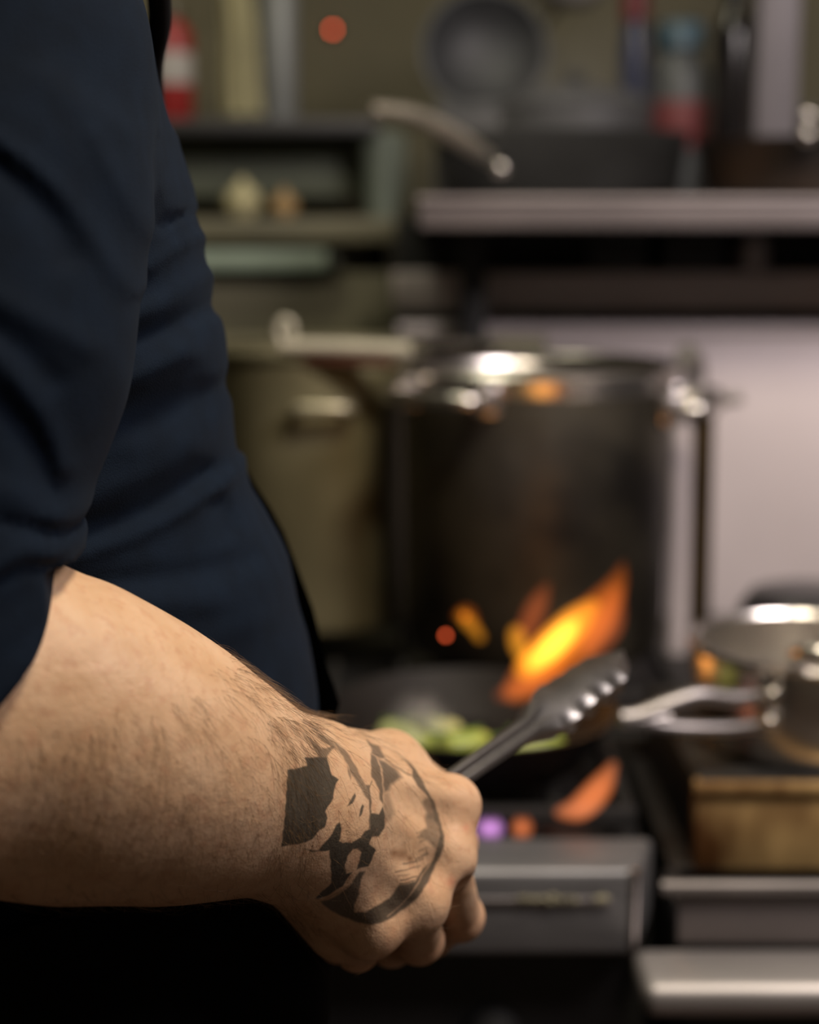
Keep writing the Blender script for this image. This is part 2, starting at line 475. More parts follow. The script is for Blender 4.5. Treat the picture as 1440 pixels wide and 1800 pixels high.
# saute pan on the shelf, handle up to the left
c = P(985, 300, 2.03)
sp = thing('saute_pan', 'wide dark saute pan on the steel shelf with a pale handle', 'pan', (c.x, 2.03, SHZ))
rr = 0.145
obj('pan_body', lathe([(0, 0), (rr - 0.02, 0), (rr - 0.008, 0.006), (rr + 0.002, 0.068), (rr + 0.006, 0.072), (rr, 0.074), (rr - 0.008, 0.066), (rr - 0.014, 0.008), (0, 0.005)], (c.x, 2.03, SHZ), 72), PAN_BLACK, sp)
h0 = P(868, 285, 1.93); h1 = P(800, 240, 1.86); h2 = P(730, 205, 1.82); h3 = P(650, 190, 1.79)
hp = spline([h0, h1, h2, h3], 8)
obj('pan_handle', tube(hp, [0.010 + 0.006 * math.sin(math.pi * i / (len(hp) - 1)) for i in range(len(hp))], 14, 0.6), mat('worn_handle', (0.55, 0.50, 0.42), 0.35, 0.7, 0.2, 30), sp)
rivets('rivet', [P(880, 296, 1.885)], 0.009, STEEL_SHINY, sp)
# second pan at the right end of the shelf
c = P(1390, 300, 2.0)
sk = thing('skillet', 'dark skillet at the right end of the steel shelf with a browned side', 'pan', (c.x, 2.0, SHZ))
obj('pan_body', lathe([(0, 0), (0.085, 0), (0.095, 0.006), (0.108, 0.062), (0.112, 0.066), (0.105, 0.066), (0.09, 0.008), (0, 0.005)], (c.x, 2.0, SHZ), 64), mat('browned_iron', (0.012, 0.011, 0.010), 0.5, 0.2, 0.5, 7, color2=(0.05, 0.025, 0.01)), sk)
h0 = P(1415, 260, 1.89); h1 = P(1422, 225, 1.86); h2 = P(1424, 192, 1.86)
obj('pan_handle', tube(spline([h0, h1, h2], 6), 0.012, 12), BLACK, sk)
rivets('rivet', [P(1421, 205, 1.84), P(1419, 238, 1.845)], 0.009, STEEL_SHINY, sk)

# items standing on the shelf further back
c = P(1010, 260, 2.29)
cp = thing('casserole', 'broad grey casserole standing on the shelf behind the saute pan', 'pot', (c.x, 2.29, SHZ))
CG = mat('casserole_grey', (0.075, 0.075, 0.082), 0.55, 0.2, 0.3, 9)
ch_ = zat(150, 2.29) - SHZ
obj('body', lathe(pot_profile(0.098, ch_ * .8, 0.003, 0.004, 0.004, 0.015), (c.x, 2.29, SHZ), 64), CG, cp)
obj('lid', lathe([(0.101, ch_ * .8), (0.102, ch_ * .82), (0.08, ch_ * .93), (0.04, ch_ * .99), (0, ch_)], (c.x, 2.29, SHZ), 64), CG, cp)
obj('lid_knob', lathe([(0, ch_), (0.008, ch_), (0.013, ch_ + .012), (0.008, ch_ + .018), (0, ch_ + .018)], (c.x, 2.29, SHZ), 24), BLACK, cp)
wk = thing('upright_wok', 'dark grey wok leaning upright behind the saute pan', 'wok', tuple(P(850, 260, 2.45)))
cw = P(853, 90, 2.46)
Mw = Matrix.Rotation(R(75), 3, 'X')
obj('bowl', lathe([(0, -0.045), (0.04, -0.04), (0.065, -0.025), (0.085, 0.0), (0.09, 0.004), (0.083, 0.004), (0.062, -0.02), (0.038, -0.034), (0, -0.038)], cw, 56, Mw), mat('wok_iron', (0.045, 0.047, 0.054), 0.55, 0.3, 0.4, 12), wk)
obj('stand', box((cw.x - 0.07, 2.44, SHZ), (cw.x + 0.07, 2.50, cw.z - 0.07), 0.006), mat('stand_grey', (0.07, 0.07, 0.075), 0.5, 0.2, 0.3, 12), wk)


def bottle(px, pyt, pyb, Y, r, body, capm, labm, label, cap_r=None, name='bottle', z0=None):
    zb = SHZ if z0 is None else z0
    x = xat(px, pyb, Y); h = zat(pyt, Y) - zb
    t = thing(name, label, 'bottle', (x, Y, zb))
    cr_ = cap_r or r * 0.5
    obj('body', lathe([(0, 0), (r * .9, 0), (r, 0.006), (r, h * .70), (r * .9, h * .76), (cr_ * .8, h * .82), (cr_ * .75, h * .86), (0, h * .86)], (x, Y, zb), 40), body, t)
    obj('cap', lathe([(0, h * .85), (cr_, h * .85), (cr_, h * .98), (cr_ * .9, h), (0, h)], (x, Y, zb), 32), capm, t)
    if labm: obj('paper_label', lathe([(r * 1.01, h * .30), (r * 1.015, h * .305), (r * 1.015, h * .555), (r * 1.01, h * .56)], (x, Y, zb), 40), labm, t)
    return t


M_BLUE = mat('blue_glass', (0.012, 0.02, 0.07), 0.25, 0, 0.2, 20)
M_RED = mat('red_plastic', (0.26, 0.014, 0.012), 0.4, 0, 0.2, 20)
M_WHITE = mat('white_paper', (0.36, 0.34, 0.32), 0.6, 0, 0.1, 20)
bottle(1112, -20, 260, 2.45, 0.021, M_BLUE, mat('dark_red_cap', (0.13, 0.012, 0.018), 0.4), None, 'tall dark blue bottle with a dark red cap on the shelf', 0.02)
t = bottle(1188, 40, 262, 2.5, 0.046, mat('grey_tin', (0.13, 0.14, 0.15), 0.5, 0.2, 0.3, 14), mat('light_blue_cap', (0.06, 0.12, 0.17), 0.4), mat('red_label', (0.20, 0.03, 0.035), 0.5), 'squat grey bottle with pale blue cap and red label on the shelf', 0.036)
bottle(1284, -60, 258, 2.42, 0.028, mat('black_glass', (0.01, 0.008, 0.008), 0.2), BLACK, None, 'tall black bottle on the shelf beside the steel upright', 0.014)
bc = P(1000, -28, 2.5)
bw = thing('hanging_bowl', 'white bowl on a bracket high above the shelf', 'bowl', tuple(bc))
obj('bowl', lathe([(0, 0), (0.03, 0.0), (0.055, 0.02), (0.066, 0.05), (0.063, 0.05), (0.05, 0.022), (0.028, 0.004), (0, 0.004)], P(1000, 12, 2.5), 48), M_WHITE, bw)
obj('bracket', box((bc.x - 0.004, 2.5, P(1000, 12, 2.5).z + 0.015), (bc.x + 0.004, 3.0, P(1000, 12, 2.5).z + 0.022), 0.001), BLACK, bw)

# ------------------------------------------------------------------ shelving at the left, behind the cook
SY = 2.4
ls = thing('storage_shelf', 'dark storage shelf behind the cook, open tiers with a pale green edge', 'shelf', (-0.4, SY, 0))
M_DK = mat('dark_shelf', (0.030, 0.031, 0.022), 0.5, 0.2, 0.3, 12)
M_MID = mat('olive_shelf', (0.135, 0.125, 0.075), 0.6, 0.0, 0.3, 9)
LX0, LX1 = -1.1, xat(715, 300, SY)
LZ = zat(208, SY)
obj('board', box((LX0, SY, zat(236, SY)), (xat(665, 220, SY), 2.9, LZ), 0.003), BLACK, ls)
obj('back_panel', box((LX0, 2.5, zat(345, SY)), (LX1, 2.515, zat(236, SY)), 0.002), mat('green_grey', (0.10, 0.115, 0.08), 0.6, 0, 0.3, 8), ls)
LZ2 = zat(382, SY)
obj('board', box((LX0, SY, zat(425, SY)), (xat(728, 400, SY), 2.9, LZ2), 0.003), M_MID, ls)
obj('tray_edge', box((LX0, SY - 0.02, zat(474, SY - .02)), (xat(575, 450, SY), SY - 0.005, zat(441, SY - .02)), 0.003), SHELF_BLUE, ls)
obj('board', box((LX0, SY - 0.005, zat(480, SY)), (xat(600, 450, SY), 2.9, zat(450, SY)), 0.003), M_DK, ls)
obj('lower_panel', box((LX0, SY + 0.02, 0.0), (xat(728, 560, SY), SY + 0.04, zat(480, SY)), 0.003), M_MID, ls)
for ux in (LX0, xat(640, 300, SY)):
    obj('upright', box((ux, 2.62, 0), (ux + 0.03, 2.65, LZ), 0.002), M_DK, ls)
# garlic and onion on the middle tier
M_GARLIC = mat('garlic_skin', (0.52, 0.47, 0.27), 0.6, 0, 0.25, 30)
M_ONION = mat('onion_skin', (0.42, 0.27, 0.12), 0.45, 0, 0.3, 40)
for nm, px, r, mm, lab in (('garlic_bulb', 427, 0.026, M_GARLIC, 'pale garlic bulb on the middle tier of the left shelf'), ('onion', 500, 0.019, M_ONION, 'small brown onion on the middle tier of the left shelf')):
    p = P(px, 382, SY + 0.035); p.z = LZ2
    bm = lathe([(0, 0), (r * .6, 0.0), (r, r * .7), (r * .85, r * 1.3), (r * .3, r * 1.75), (r * .12, r * 2.1), (0, r * 2.15)], p, 32)
    if nm == 'garlic_bulb':
        for v in bm.verts:
            a = math.atan2(v.co.y - p.y, v.co.x - p.x); s = 1 + 0.06 * math.cos(8 * a)
            v.co.x = p.x + (v.co.x - p.x) * s; v.co.y = p.y + (v.co.y - p.y) * s
    tag(obj(nm, bm, mm), lab, 'garlic' if nm == 'garlic_bulb' else 'onion')
# things on the top board
bottle(302, 0, 205, 2.46, 0.031, M_RED, mat('olive_cap', (0.07, 0.06, 0.035), 0.5), M_WHITE, 'red bottle with a white label and dark cap on the left shelf', 0.022, z0=LZ)
tw = thing('hanging_towel', 'cream cloth hanging in a long narrow fold beside the red bottle', 'towel', tuple(P(430, 100, 2.44)))
bm = bmesh.new()
g = []
for i in range(22):
    f = i / 21; row = []
    cxp = 405 + 25 * f + 4 * math.sin(f * 5)
    hw = (26 + 9 * f) / FPX * 2.44
    c = P(cxp, -60 + 262 * f, 2.44)
    for j in range(15):
        s = j / 14 * 2 - 1
        row.append(bm.verts.new((c.x + s * hw, 2.44 + 0.008 * math.cos(s * 7) + 0.01 * s * s, c.z)))
    g.append(row)
for a, b in zip(g, g[1:]):
    for j in range(14): bm.faces.new((a[j], a[j + 1], b[j + 1], b[j]))
bmesh.ops.solidify(bm, geom=bm.faces[:], thickness=0.006)
obj('cloth', bm, mat('cream_cloth', (0.66, 0.62, 0.40), 0.85, 0, 0.15, 40, bump=0.3, bscale=600), tw)
rz = P(405, -60, 2.44)
obj('hook', tube([(rz.x, 2.45, rz.z - 0.01), (rz.x, 2.45, rz.z + 0.02), (rz.x, 3.0, rz.z + 0.02)], 0.003, 8, up=(1, 0, 0)), STEEL_DULL, tw)
a = P(462, 206, 2.52); b = P(516, -60, 2.52)
cn = thing('grey_canister', 'tall grey canister beside the cream cloth on the left shelf', 'canister', ((a.x + b.x) / 2, 2.54, LZ))
obj('body', lathe([(0, 0), (0.024, 0), (0.026, 0.004), (0.026, 0.2), (0.024, 0.204), (0, 0.204)], ((a.x + b.x) / 2, 2.54, LZ), 40), mat('canister_grey', (0.20, 0.21, 0.21), 0.5, 0.2, 0.2, 10), cn)
obj('lid', lathe([(0.0265, 0.2), (0.028, 0.202), (0.028, 0.225), (0.012, 0.23), (0, 0.23)], ((a.x + b.x) / 2, 2.54, LZ), 40), STEEL_DULL, cn)
a = P(668, 238, 2.36)
tb = thing('green_tub', 'pale green tub at the end of the left shelf under the pan handle', 'tub', (a.x, 2.46, zat(285, 2.36)))
zt0 = LZ2
obj('body', lathe([(0, 0), (0.022, 0), (0.032, zat(234, 2.4) - zt0), (0.030, zat(234, 2.4) - zt0), (0.021, 0.003), (0, 0.003)], (a.x, 2.45, zt0), 40), mat('pale_green', (0.13, 0.155, 0.125), 0.5, 0, 0.2, 20), tb)
obj('rim', lathe([(0.031, -0.004), (0.035, -0.003), (0.035, 0.002), (0.031, 0.003)], (a.x, 2.45, zat(234, 2.4)), 40), mat('pale_green_rim', (0.16, 0.19, 0.15), 0.5), tb)
# red pilot light on the rear wall
c = P(585, 52, 2.99)
pl = thing('pilot_light', 'tiny red indicator light on the olive rear wall', 'light', tuple(c))
m_red = bpy.data.materials.new('red_lamp'); m_red.use_nodes = True
bs = m_red.node_tree.nodes['Principled BSDF']; bs.inputs['Base Color'].default_value = (0.3, 0.02, 0.01, 1)
bs.inputs['Emission Color'].default_value = (1.0, 0.10, 0.03, 1); bs.inputs['Emission Strength'].default_value = 6.0
obj('housing', lathe([(0, 0), (0.012, 0), (0.012, 0.004), (0.006, 0.008), (0.006, 0.0085), (0, 0.0085)], (c.x, 3.0, c.z), 24, Matrix.Rotation(R(90), 3, 'X')), BLACK, pl)
bm = bmesh.new(); bmesh.ops.create_uvsphere(bm, u_segments=16, v_segments=10, radius=0.0042); bmesh.ops.translate(bm, verts=bm.verts, vec=(c.x, 2.99, c.z))
obj('lens', bm, m_red, pl)

# ------------------------------------------------------------------ the stockpots
def loop_handle(p0, p1, out, r, m, parent, name='handle'):
    p0 = Vector(p0); p1 = Vector(p1); out = Vector(out)
    return obj(name, tube(spline([p0, p0 + out * 0.75, p0.lerp(p1, .25) + out, p0.lerp(p1, .75) + out, p1 + out * 0.75, p1], 6), r, 12), m, parent)


c = P(945, 640, 1.70); PR = 0.134; pz0 = GZ; ph = zat(642, 1.70) - GZ
pot = thing('stockpot', 'tall soot blackened stockpot with bright steel rim at the back burner', 'pot', (c.x, 1.70, pz0))
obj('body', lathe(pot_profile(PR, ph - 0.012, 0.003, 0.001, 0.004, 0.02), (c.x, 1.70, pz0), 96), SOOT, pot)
obj('rim', lathe([(PR - 0.003, -0.020), (PR + 0.0015, -0.020), (PR + 0.003, -0.012), (PR + 0.007, -0.006), (PR + 0.008, 0.0), (PR + 0.004, 0.004), (PR - 0.001, 0.003), (PR - 0.004, 0.0)], (c.x, 1.70, pz0 + ph), 96), STEEL_SHINY, pot)
for ang, dz_ in ((-8, .036), (226, .020)):
    a = R(ang); d = Vector((math.cos(a), math.sin(a), 0)); s = Vector((-d.y, d.x, 0))
    q = Vector((c.x, 1.70, pz0 + ph - dz_)) + d * (PR - 0.002)
    h = loop_handle(q - s * 0.05, q + s * 0.05, d * 0.036, 0.0075, STEEL_SHINY, pot)
    for k in (-1, 1):
        e = q + s * 0.05 * k
        obj('mount', box((e.x - 0.012, e.y - 0.012, e.z - 0.016), (e.x + 0.012, e.y + 0.012, e.z + 0.016), 0.006), STEEL, h)
c2 = P(556, 612, 1.83); R2 = 0.105; ph2 = zat(612, 1.83) - GZ
pot2 = thing('stockpot', 'dull olive stockpot behind the cook, left of the sooty one', 'pot', (c2.x, 1.83, GZ))
obj('body', lathe(pot_profile(R2, ph2 - 0.003, 0.003, 0.001, 0.002, 0.02), (c2.x, 1.83, GZ), 96), POT_OLIVE, pot2)
obj('rim', lathe([(R2 - 0.002, -0.006), (R2 + 0.004, -0.005), (R2 + 0.004, 0.0), (R2, 0.002), (R2 - 0.003, 0)], (c2.x, 1.83, GZ + ph2), 96), STEEL_OLIVE, pot2)
for ang in (-84, 96):
    a = R(ang); d = Vector((math.cos(a), math.sin(a), 0)); s = Vector((-d.y, d.x, 0))
    q = Vector((c2.x, 1.83, zat(728, 1.72))) + d * (R2 - 0.002)
    loop_handle(q - s * 0.026, q + s * 0.026, d * 0.026 + Vector((0, 0, 0.008)), 0.006, mat('handle_pale', (0.55, 0.50, 0.36), 0.4, 0.6, 0.2, 20), pot2)
# skimmer lying across the two pots
s0 = P(496, 634, 1.735); s1 = P(722, 634, 1.70)
zz = max(GZ + ph2, GZ + ph) + 0.006
sm_ = thing('skimmer', 'long handled skimmer lying across the rims of the two stockpots', 'skimmer', (s0.x, s0.y, zz))
y0 = 1.80
hp0 = Vector((s0.x, s0.y, zz + 0.003)); hp1 = Vector((s1.x, 1.69, zz + 0.003))
obj('handle', tube([hp0, hp0.lerp(hp1, .5), hp1], [0.0085, 0.0095, 0.008], 12, 0.9), mat('bone_handle', (0.62, 0.57, 0.46), 0.4, 0.2, 0.15, 30), sm_)
obj('handle_underside', tube([hp0 + Vector((0.006, -0.001, -0.013)), hp1 + Vector((-0.02, 0, -0.013))], 0.006, 10, 0.8), mat('red_brown_wood', (0.10, 0.03, 0.018), 0.5, 0, 0.3, 40), sm_)
obj('hanging_loop', tube(spline([hp0 + Vector((0.003, 0, 0)), hp0 + Vector((-0.004, 0, 0.014)), hp0 + Vector((0.001, 0, 0.026)), hp0 + Vector((0.010, 0, 0.022)), hp0 + Vector((0.010, 0, 0.002))], 6), 0.0042, 10, up=(0, 1, 0)), mat('bone_loop', (0.55, 0.52, 0.42), 0.4, 0.3), sm_)
obj('skimmer_bowl', lathe([(0, -0.012), (0.02, -0.010), (0.036, -0.003), (0.042, 0.002), (0.043, 0.004), (0.040, 0.003), (0.02, -0.007), (0, -0.009)], hp1 + Vector((0.046, 0.012, 0.002)), 40), STEEL_SHINY, sm_)

# riser pipe with a tap fitting at the right of the stockpot
a = P(1214, 900, 1.80)
pp = thing('riser_pipe', 'upright steel pipe at the right of the stockpot, its dark side added as a brown pipe', 'pipe', (a.x, 1.80, 0.868))
ztop = zat(718, 1.80)
for dx, r, mm, nm in ((-0.011, 0.0125, PALE_PANEL, 'pipe'), (0.013, 0.0115, mat('dark_side_brown', (0.13, 0.09, 0.04), 0.35, 0.8, 0.4, 14), 'dark_side')):  # second, brown pipe added to give the steel pipe its dark side
    obj(nm, tube([(a.x + dx, 1.80, 0.868), (a.x + dx - 0.002, 1.80, ztop)], r, 20, up=(0, 1, 0)), mm, pp)
obj('tap_body', lathe([(0, 0), (0.022, 0), (0.028, 0.006), (0.029, 0.018), (0.022, 0.026), (0, 0.028)], (a.x + 0.004, 1.80, ztop - 0.004), 32), STEEL_SHINY, pp)
obj('tap_neck', tube(spline([(a.x, 1.80, ztop + 0.02), (a.x - 0.001, 1.80, ztop + 0.045), (a.x - 0.012, 1.78, ztop + 0.058)], 6), 0.013, 14, up=(0, 1, 0)), STEEL_DULL, pp)
obj('tap_lever', tube([(a.x + 0.025, 1.80, ztop + 0.008), (a.x + 0.05, 1.795, ztop + 0.012)], 0.006, 12, up=(0, 1, 0)), STEEL_DULL, pp)

# upturned dark pan behind the saucepan
c = P(1425, 1110, 1.66)
up = thing('upturned_pan', 'dark grey pan turned upside down behind the shiny saucepan', 'pan', (c.x, 1.66, 0.868))
zt_ = zat(1052, 1.62) - 0.868
obj('pan_body', lathe([(0.074, 0), (0.078, 0), (0.078, 0.004), (0.072, zt_ - 0.02), (0.06, zt_ - 0.003), (0.05, zt_), (0, zt_), (0, zt_ - 0.003), (0.05, zt_ - 0.004), (0.068, zt_ - 0.02)], (c.x, 1.66, 0.868), 64), DARK_STEEL, up)
obj('pan_handle', tube([(c.x + 0.07, 1.66, 0.9), (c.x + 0.2, 1.66, 0.905)], 0.009, 12, 0.6), BLACK, up)

# ------------------------------------------------------------------ the saucepan
c = P(1428, 1130, 1.305); SR = 0.092; sz0 = az1 + 0.001; sh = zat(1128, 1.305) - sz0
sc_ = thing('saucepan', 'shiny steel saucepan on the side cooker at the right edge', 'saucepan', (c.x, 1.305, sz0))
obj('body', lathe(pot_profile(SR, sh, 0.0025, 0.004, 0.002, 0.012), (c.x, 1.305, sz0), 96), STEEL_SHINY, sc_)
obj('rim', lathe([(SR - 0.002, -0.004), (SR + 0.003, -0.004), (SR + 0.006, 0.0), (SR + 0.004, 0.003), (SR - 0.001, 0.003), (SR - 0.003, 0.0)], (c.x, 1.305, sz0 + sh), 96), STEEL_SHINY, sc_)
hb = P(1356, 1248, 1.235); he = P(1092, 1262, 1.20)
pts_t = [P(1350, 1222, 1.234), P(1290, 1228, 1.222), P(1230, 1222, 1.212), P(1175, 1238, 1.205), P(1125, 1258, 1.20), P(1092, 1262, 1.198)]
pts_b = [P(1350, 1272, 1.234), P(1290, 1280, 1.222), P(1230, 1281, 1.212), P(1175, 1278, 1.205), P(1125, 1268, 1.20), P(1092, 1266, 1.198)]
h = obj('handle', tube(spline(pts_t, 6), 0.0062, 12), STEEL_DULL, sc_)
obj('handle_rail', tube(spline(pts_b, 6), 0.0055, 12), STEEL_DULL, h)
obj('hang_plate', tube(spline([p.lerp(q, .5) for p, q in zip(pts_t[3:], pts_b[3:])], 6), 0.006, 12, 0.6), STEEL_DULL, h)
obj('mount', box((pts_t[0].x - 0.006, 1.226, pts_b[0].z - 0.004), (pts_t[0].x + 0.02, 1.246, pts_t[0].z + 0.004), 0.004), STEEL, h)
rivets('rivet', [P(1357, 1222, 1.222), P(1352, 1270, 1.222)], 0.0065, STEEL_SHINY, sc_)
# a bright side lug of the pan at the frame edge
a = P(1418, 1152, 1.205)
obj('side_lug', tube(spline([P(1400, 1152, 1.212), P(1425, 1147, 1.19), P(1470, 1152, 1.19), P(1490, 1158, 1.215)], 6), 0.0065, 12), STEEL_SHINY, sc_)

# ------------------------------------------------------------------ the frying pan, its food and its fire
pc = Vector((PANC.x, 1.335, GZ)); FR = 0.118
fp = thing('frying_pan', 'black iron frying pan over the flames with green vegetables in it', 'pan', tuple(pc))
obj('pan_body', lathe([(0, 0), (0.082, 0), (0.090, 0.004), (0.108, 0.026), (FR, 0.043), (FR + 0.002, 0.045), (FR - 0.002, 0.0455), (0.104, 0.027), (0.086, 0.007), (0, 0.0045)], pc, 96), PAN_BLACK, fp)
ha = pc + Vector((-0.112, -0.03, 0.038))
obj('pan_handle', tube(spline([ha, ha + Vector((-0.06, -0.02, 0.018)), ha + Vector((-0.15, -0.045, 0.03)), ha + Vector((-0.2, -0.06, 0.032))], 6), [0.010, .0095, .009, .0085, .008, .008, .008, .0085, .009, .0095, .01, .0105, .011, .011, .011, .0115, .012, .012, .0105], 14, 0.55), PAN_BLACK, fp)

M_G1 = mat('courgette_flesh', (0.42, 0.46, 0.10), 0.35, 0, 0.35, 60, color2=(0.26, 0.33, 0.05))
M_G2 = mat('pale_flesh', (0.48, 0.52, 0.22), 0.4, 0, 0.3, 50)
M_SKIN = mat('courgette_skin', (0.08, 0.15, 0.02), 0.4, 0, 0.3, 60)


def wedge(px, py, Y, L, wd, hh, rz, rx, label, fm):
    p = P(px, py, Y)
    bm = bmesh.new(); n = 14; k = 9
    M = Matrix.Rotation(rz, 3, 'Z') @ Matrix.Rotation(rx, 3, 'X')
    rings = []
    for i in range(n):
        s = i / (n - 1) * 2 - 1
        e = math.sqrt(max(0.02, 1 - abs(s) ** 4))
        ring = []
        for j in range(k):
            a = math.pi * j / (k - 1)
            ring.append((s * L / 2 + 0.004 * s * s, wd / 2 * math.cos(a) * e, hh * math.sin(a) * e))
        rings.append([bm.verts.new(M @ Vector(q) + p) for q in ring])
    for a, b in zip(rings, rings[1:]):
        for j in range(k - 1): bm.faces.new((a[j], a[j + 1], b[j + 1], b[j]))
        bm.faces.new((a[k - 1], a[0], b[0], b[k - 1]))
    bm.faces.new(rings[0]); bm.faces.new(list(reversed(rings[-1])))
    t = thing('courgette_slice', label, 'vegetable', tuple(p), 'green vegetable slices in the frying pan')
    obj('flesh', bm, fm, t)
    sk_ = tube([M @ Vector((-L * .46, wd * .48, 0)) + p, M @ Vector((0, wd * .52, 0)) + p, M @ Vector((L * .46, wd * .48, 0)) + p], 0.0022, 8, 1.0)
    obj('skin', sk_, M_SKIN, t)


VL = 'green slice in the frying pan, '
for a in [
    (925, 1318, 1.27, 0.062, 0.022, 0.012, R(8), R(62), VL + 'the long pale one lying right of the tongs', M_G1),
    (935, 1305, 1.31, 0.045, 0.020, 0.010, R(-10), R(50), VL + 'half hidden behind the long pale one', M_G1),
    (812, 1312, 1.28, 0.045, 0.022, 0.013, R(28), R(60), VL + 'yellow one lying left of the tongs', M_G1),
    (762, 1318, 1.29, 0.040, 0.024, 0.013, R(-20), R(70), VL + 'dark edged one beside the thumb side of the fist', M_G1),
    (735, 1292, 1.32, 0.045, 0.028, 0.016, R(15), R(55), VL + 'pale one at the left under the steam', M_G2),
    (700, 1300, 1.30, 0.045, 0.028, 0.014, R(-35), R(55), VL + 'leftmost pale one just above the fist', M_G2),
    (770, 1294, 1.35, 0.040, 0.024, 0.014, R(40), R(40), VL + 'small one at the back of the heap', M_G2)]:
    wedge(*a)


def vol_mat(name, color, strength, power=1.0):
    """Glowing gas: emission fading towards the edge of its own body."""
    m = bpy.data.materials.new(name); m.use_nodes = True
    nt = m.node_tree; nt.nodes.remove(nt.nodes['Principled BSDF'])
    e = nt.nodes.new('ShaderNodeEmission'); e.inputs[0].default_value = (*color, 1); e.inputs[1].default_value = strength
    nt.links.new(e.outputs[0], nt.nodes['Material Output'].inputs['Volume'])
    return m


F_OUT = vol_mat('flame_outer', (1.0, 0.20, 0.012), 16)
F_MID = vol_mat('flame_middle', (1.0, 0.36, 0.02), 42)
F_CORE = vol_mat('flame_core', (1.0, 0.62, 0.06), 75)
F_DIM = vol_mat('flame_dim', (1.0, 0.20, 0.05), 13)
F_RED = vol_mat('spark_red', (1.0, 0.13, 0.04), 900)
F_VIO = vol_mat('flame_violet', (0.75, 0.32, 0.80), 60)
F_UND = vol_mat('flame_under', (1.0, 0.26, 0.08), 42)


def tongue(name, m, parent, pts, rad):
    """Flame tongue: closed tapering body through points, radius in metres."""
    s = spline([(*p, r) for p, r in zip(pts, rad)], 6)
    P3 = [Vector(q[:3]) for q in s]; rr_ = [max(0.0006, float(q[3])) for q in s]
    d0 = (P3[1] - P3[0]).normalized(); d1 = (P3[-1] - P3[-2]).normalized()
    P3 = [P3[0] - d0 * rr_[0] * .9, P3[0] - d0 * rr_[0] * .5] + P3 + [P3[-1] + d1 * rr_[-1] * .5, P3[-1] + d1 * rr_[-1] * .9]
    rr_ = [rr_[0] * .3, rr_[0] * .8] + rr_ + [rr_[-1] * .8, rr_[-1] * .3]
    return obj(name, tube(P3, rr_, 16, up=(0.1, 1, 0.1)), m, parent)


FY = 1.40
k = FY / FPX * 1.01
fl = thing('pan_fire', 'large orange and yellow flame leaping from the frying pan behind the tongs', 'flame', tuple(P(960, 1215, FY)))
tongue('flame_tongue', F_OUT, fl, [P(905, 1215, FY), P(965, 1160, FY), P(1035, 1095, FY), P(1080, 1035, FY), P(1096, 990, FY)], [24 * k, 46 * k, 40 * k, 22 * k, 5 * k])
tongue('flame_tongue', F_DIM, fl, [P(1040, 1140, FY + .02), P(1068, 1095, FY + .02), P(1085, 1040, FY + .02)], [22 * k, 30 * k, 14 * k])
tongue('flame_tongue', F_DIM, fl, [P(925, 1110, FY + .02), P(945, 1065, FY + .02), P(962, 1030, FY + .02)], [20 * k, 20 * k, 8 * k])
tongue('flame_tongue', F_DIM, fl, [P(880, 1222, FY + .01), P(930, 1205, FY + .01), P(985, 1180, FY + .01)], [12 * k, 20 * k, 14 * k])
tongue('flame_tongue', F_MID, fl, [P(925, 1175, FY - .03), P(965, 1140, FY - .03), P(1010, 1095, FY - .03), P(1042, 1065, FY - .03)], [22 * k, 30 * k, 28 * k, 14 * k])
tongue('flame_tongue', F_MID, fl, [P(908, 1112, FY - .03), P(912, 1132, FY - .03), P(922, 1155, FY - .03)], [15 * k, 17 * k, 14 * k])
tongue('flame_core', F_CORE, fl, [P(938, 1168, FY - .05), P(965, 1142, FY - .05), P(998, 1108, FY - .05), P(1012, 1092, FY - .05)], [13 * k, 19 * k, 17 * k, 8 * k])
fs = thing('stray_flame', 'small detached orange flame above the left of the frying pan', 'flame', tuple(P(830, 1105, FY)))
tongue('flame_tongue', F_MID, fs, [P(812, 1080, FY), P(822, 1092, FY), P(836, 1108, FY), P(844, 1120, FY)], [8 * k, 12 * k, 10 * k, 10 * k])
tongue('flame_tip', F_OUT, fs, [P(806, 1082, FY), P(822, 1078, FY), P(836, 1100, FY)], [10 * k, 14 * k, 8 * k])
c = P(783, 1117, FY)
bm = bmesh.new(); bmesh.ops.create_icosphere(bm, subdivisions=2, radius=0.0024)
for v in bm.verts: v.co = v.co * (1 + 0.12 * math.sin(v.co.x * 900)) + c
tag(obj('spark', bm, F_RED), 'single red spark left of the detached orange flame', 'spark')


def gas_flame(px, py, Y, m, n, spread, h, label, lean=0.0):
    t = thing('burner_flame', label, 'flame', tuple(P(px, py, Y)), 'gas flames under the frying pan')
    for i in range(n):
        f = (i + .5) / n - .5
        b = P(px + f * spread, py + 8, Y + 0.008 * math.sin(i * 2.1))
        kk = Y / FPX
        tongue('flame_tongue', m, t, [b, b + Vector((lean * .4, 0, h * .5)), b + Vector((lean, 0, h))], [11 * kk, 13 * kk, 4 * kk])


gas_flame(862, 1456, 1.203, F_VIO, 3, 34, 0.011, 'violet gas flame just beyond the front rail beside the knuckles')
gas_flame(918, 1456, 1.203, vol_mat('flame_small', (1.0, 0.25, 0.08), 45), 2, 26, 0.012, 'small orange gas flame right of the violet one')
ft = thing('burner_flame', 'large soft orange flame licking up the right side of the frying pan', 'flame', tuple(P(1020, 1430, 1.25)), 'gas flames under the frying pan')
tongue('flame_tongue', F_UND, ft, [P(985, 1428, 1.211), P(1020, 1420, 1.211), P(1055, 1385, 1.211), P(1078, 1345, 1.211)], [10 * k, 20 * k, 20 * k, 8 * k])
tongue('flame_tongue', F_DIM, ft, [P(950, 1448, 1.26), P(1010, 1452, 1.26), P(1060, 1430, 1.26)], [9 * k, 11 * k, 10 * k])


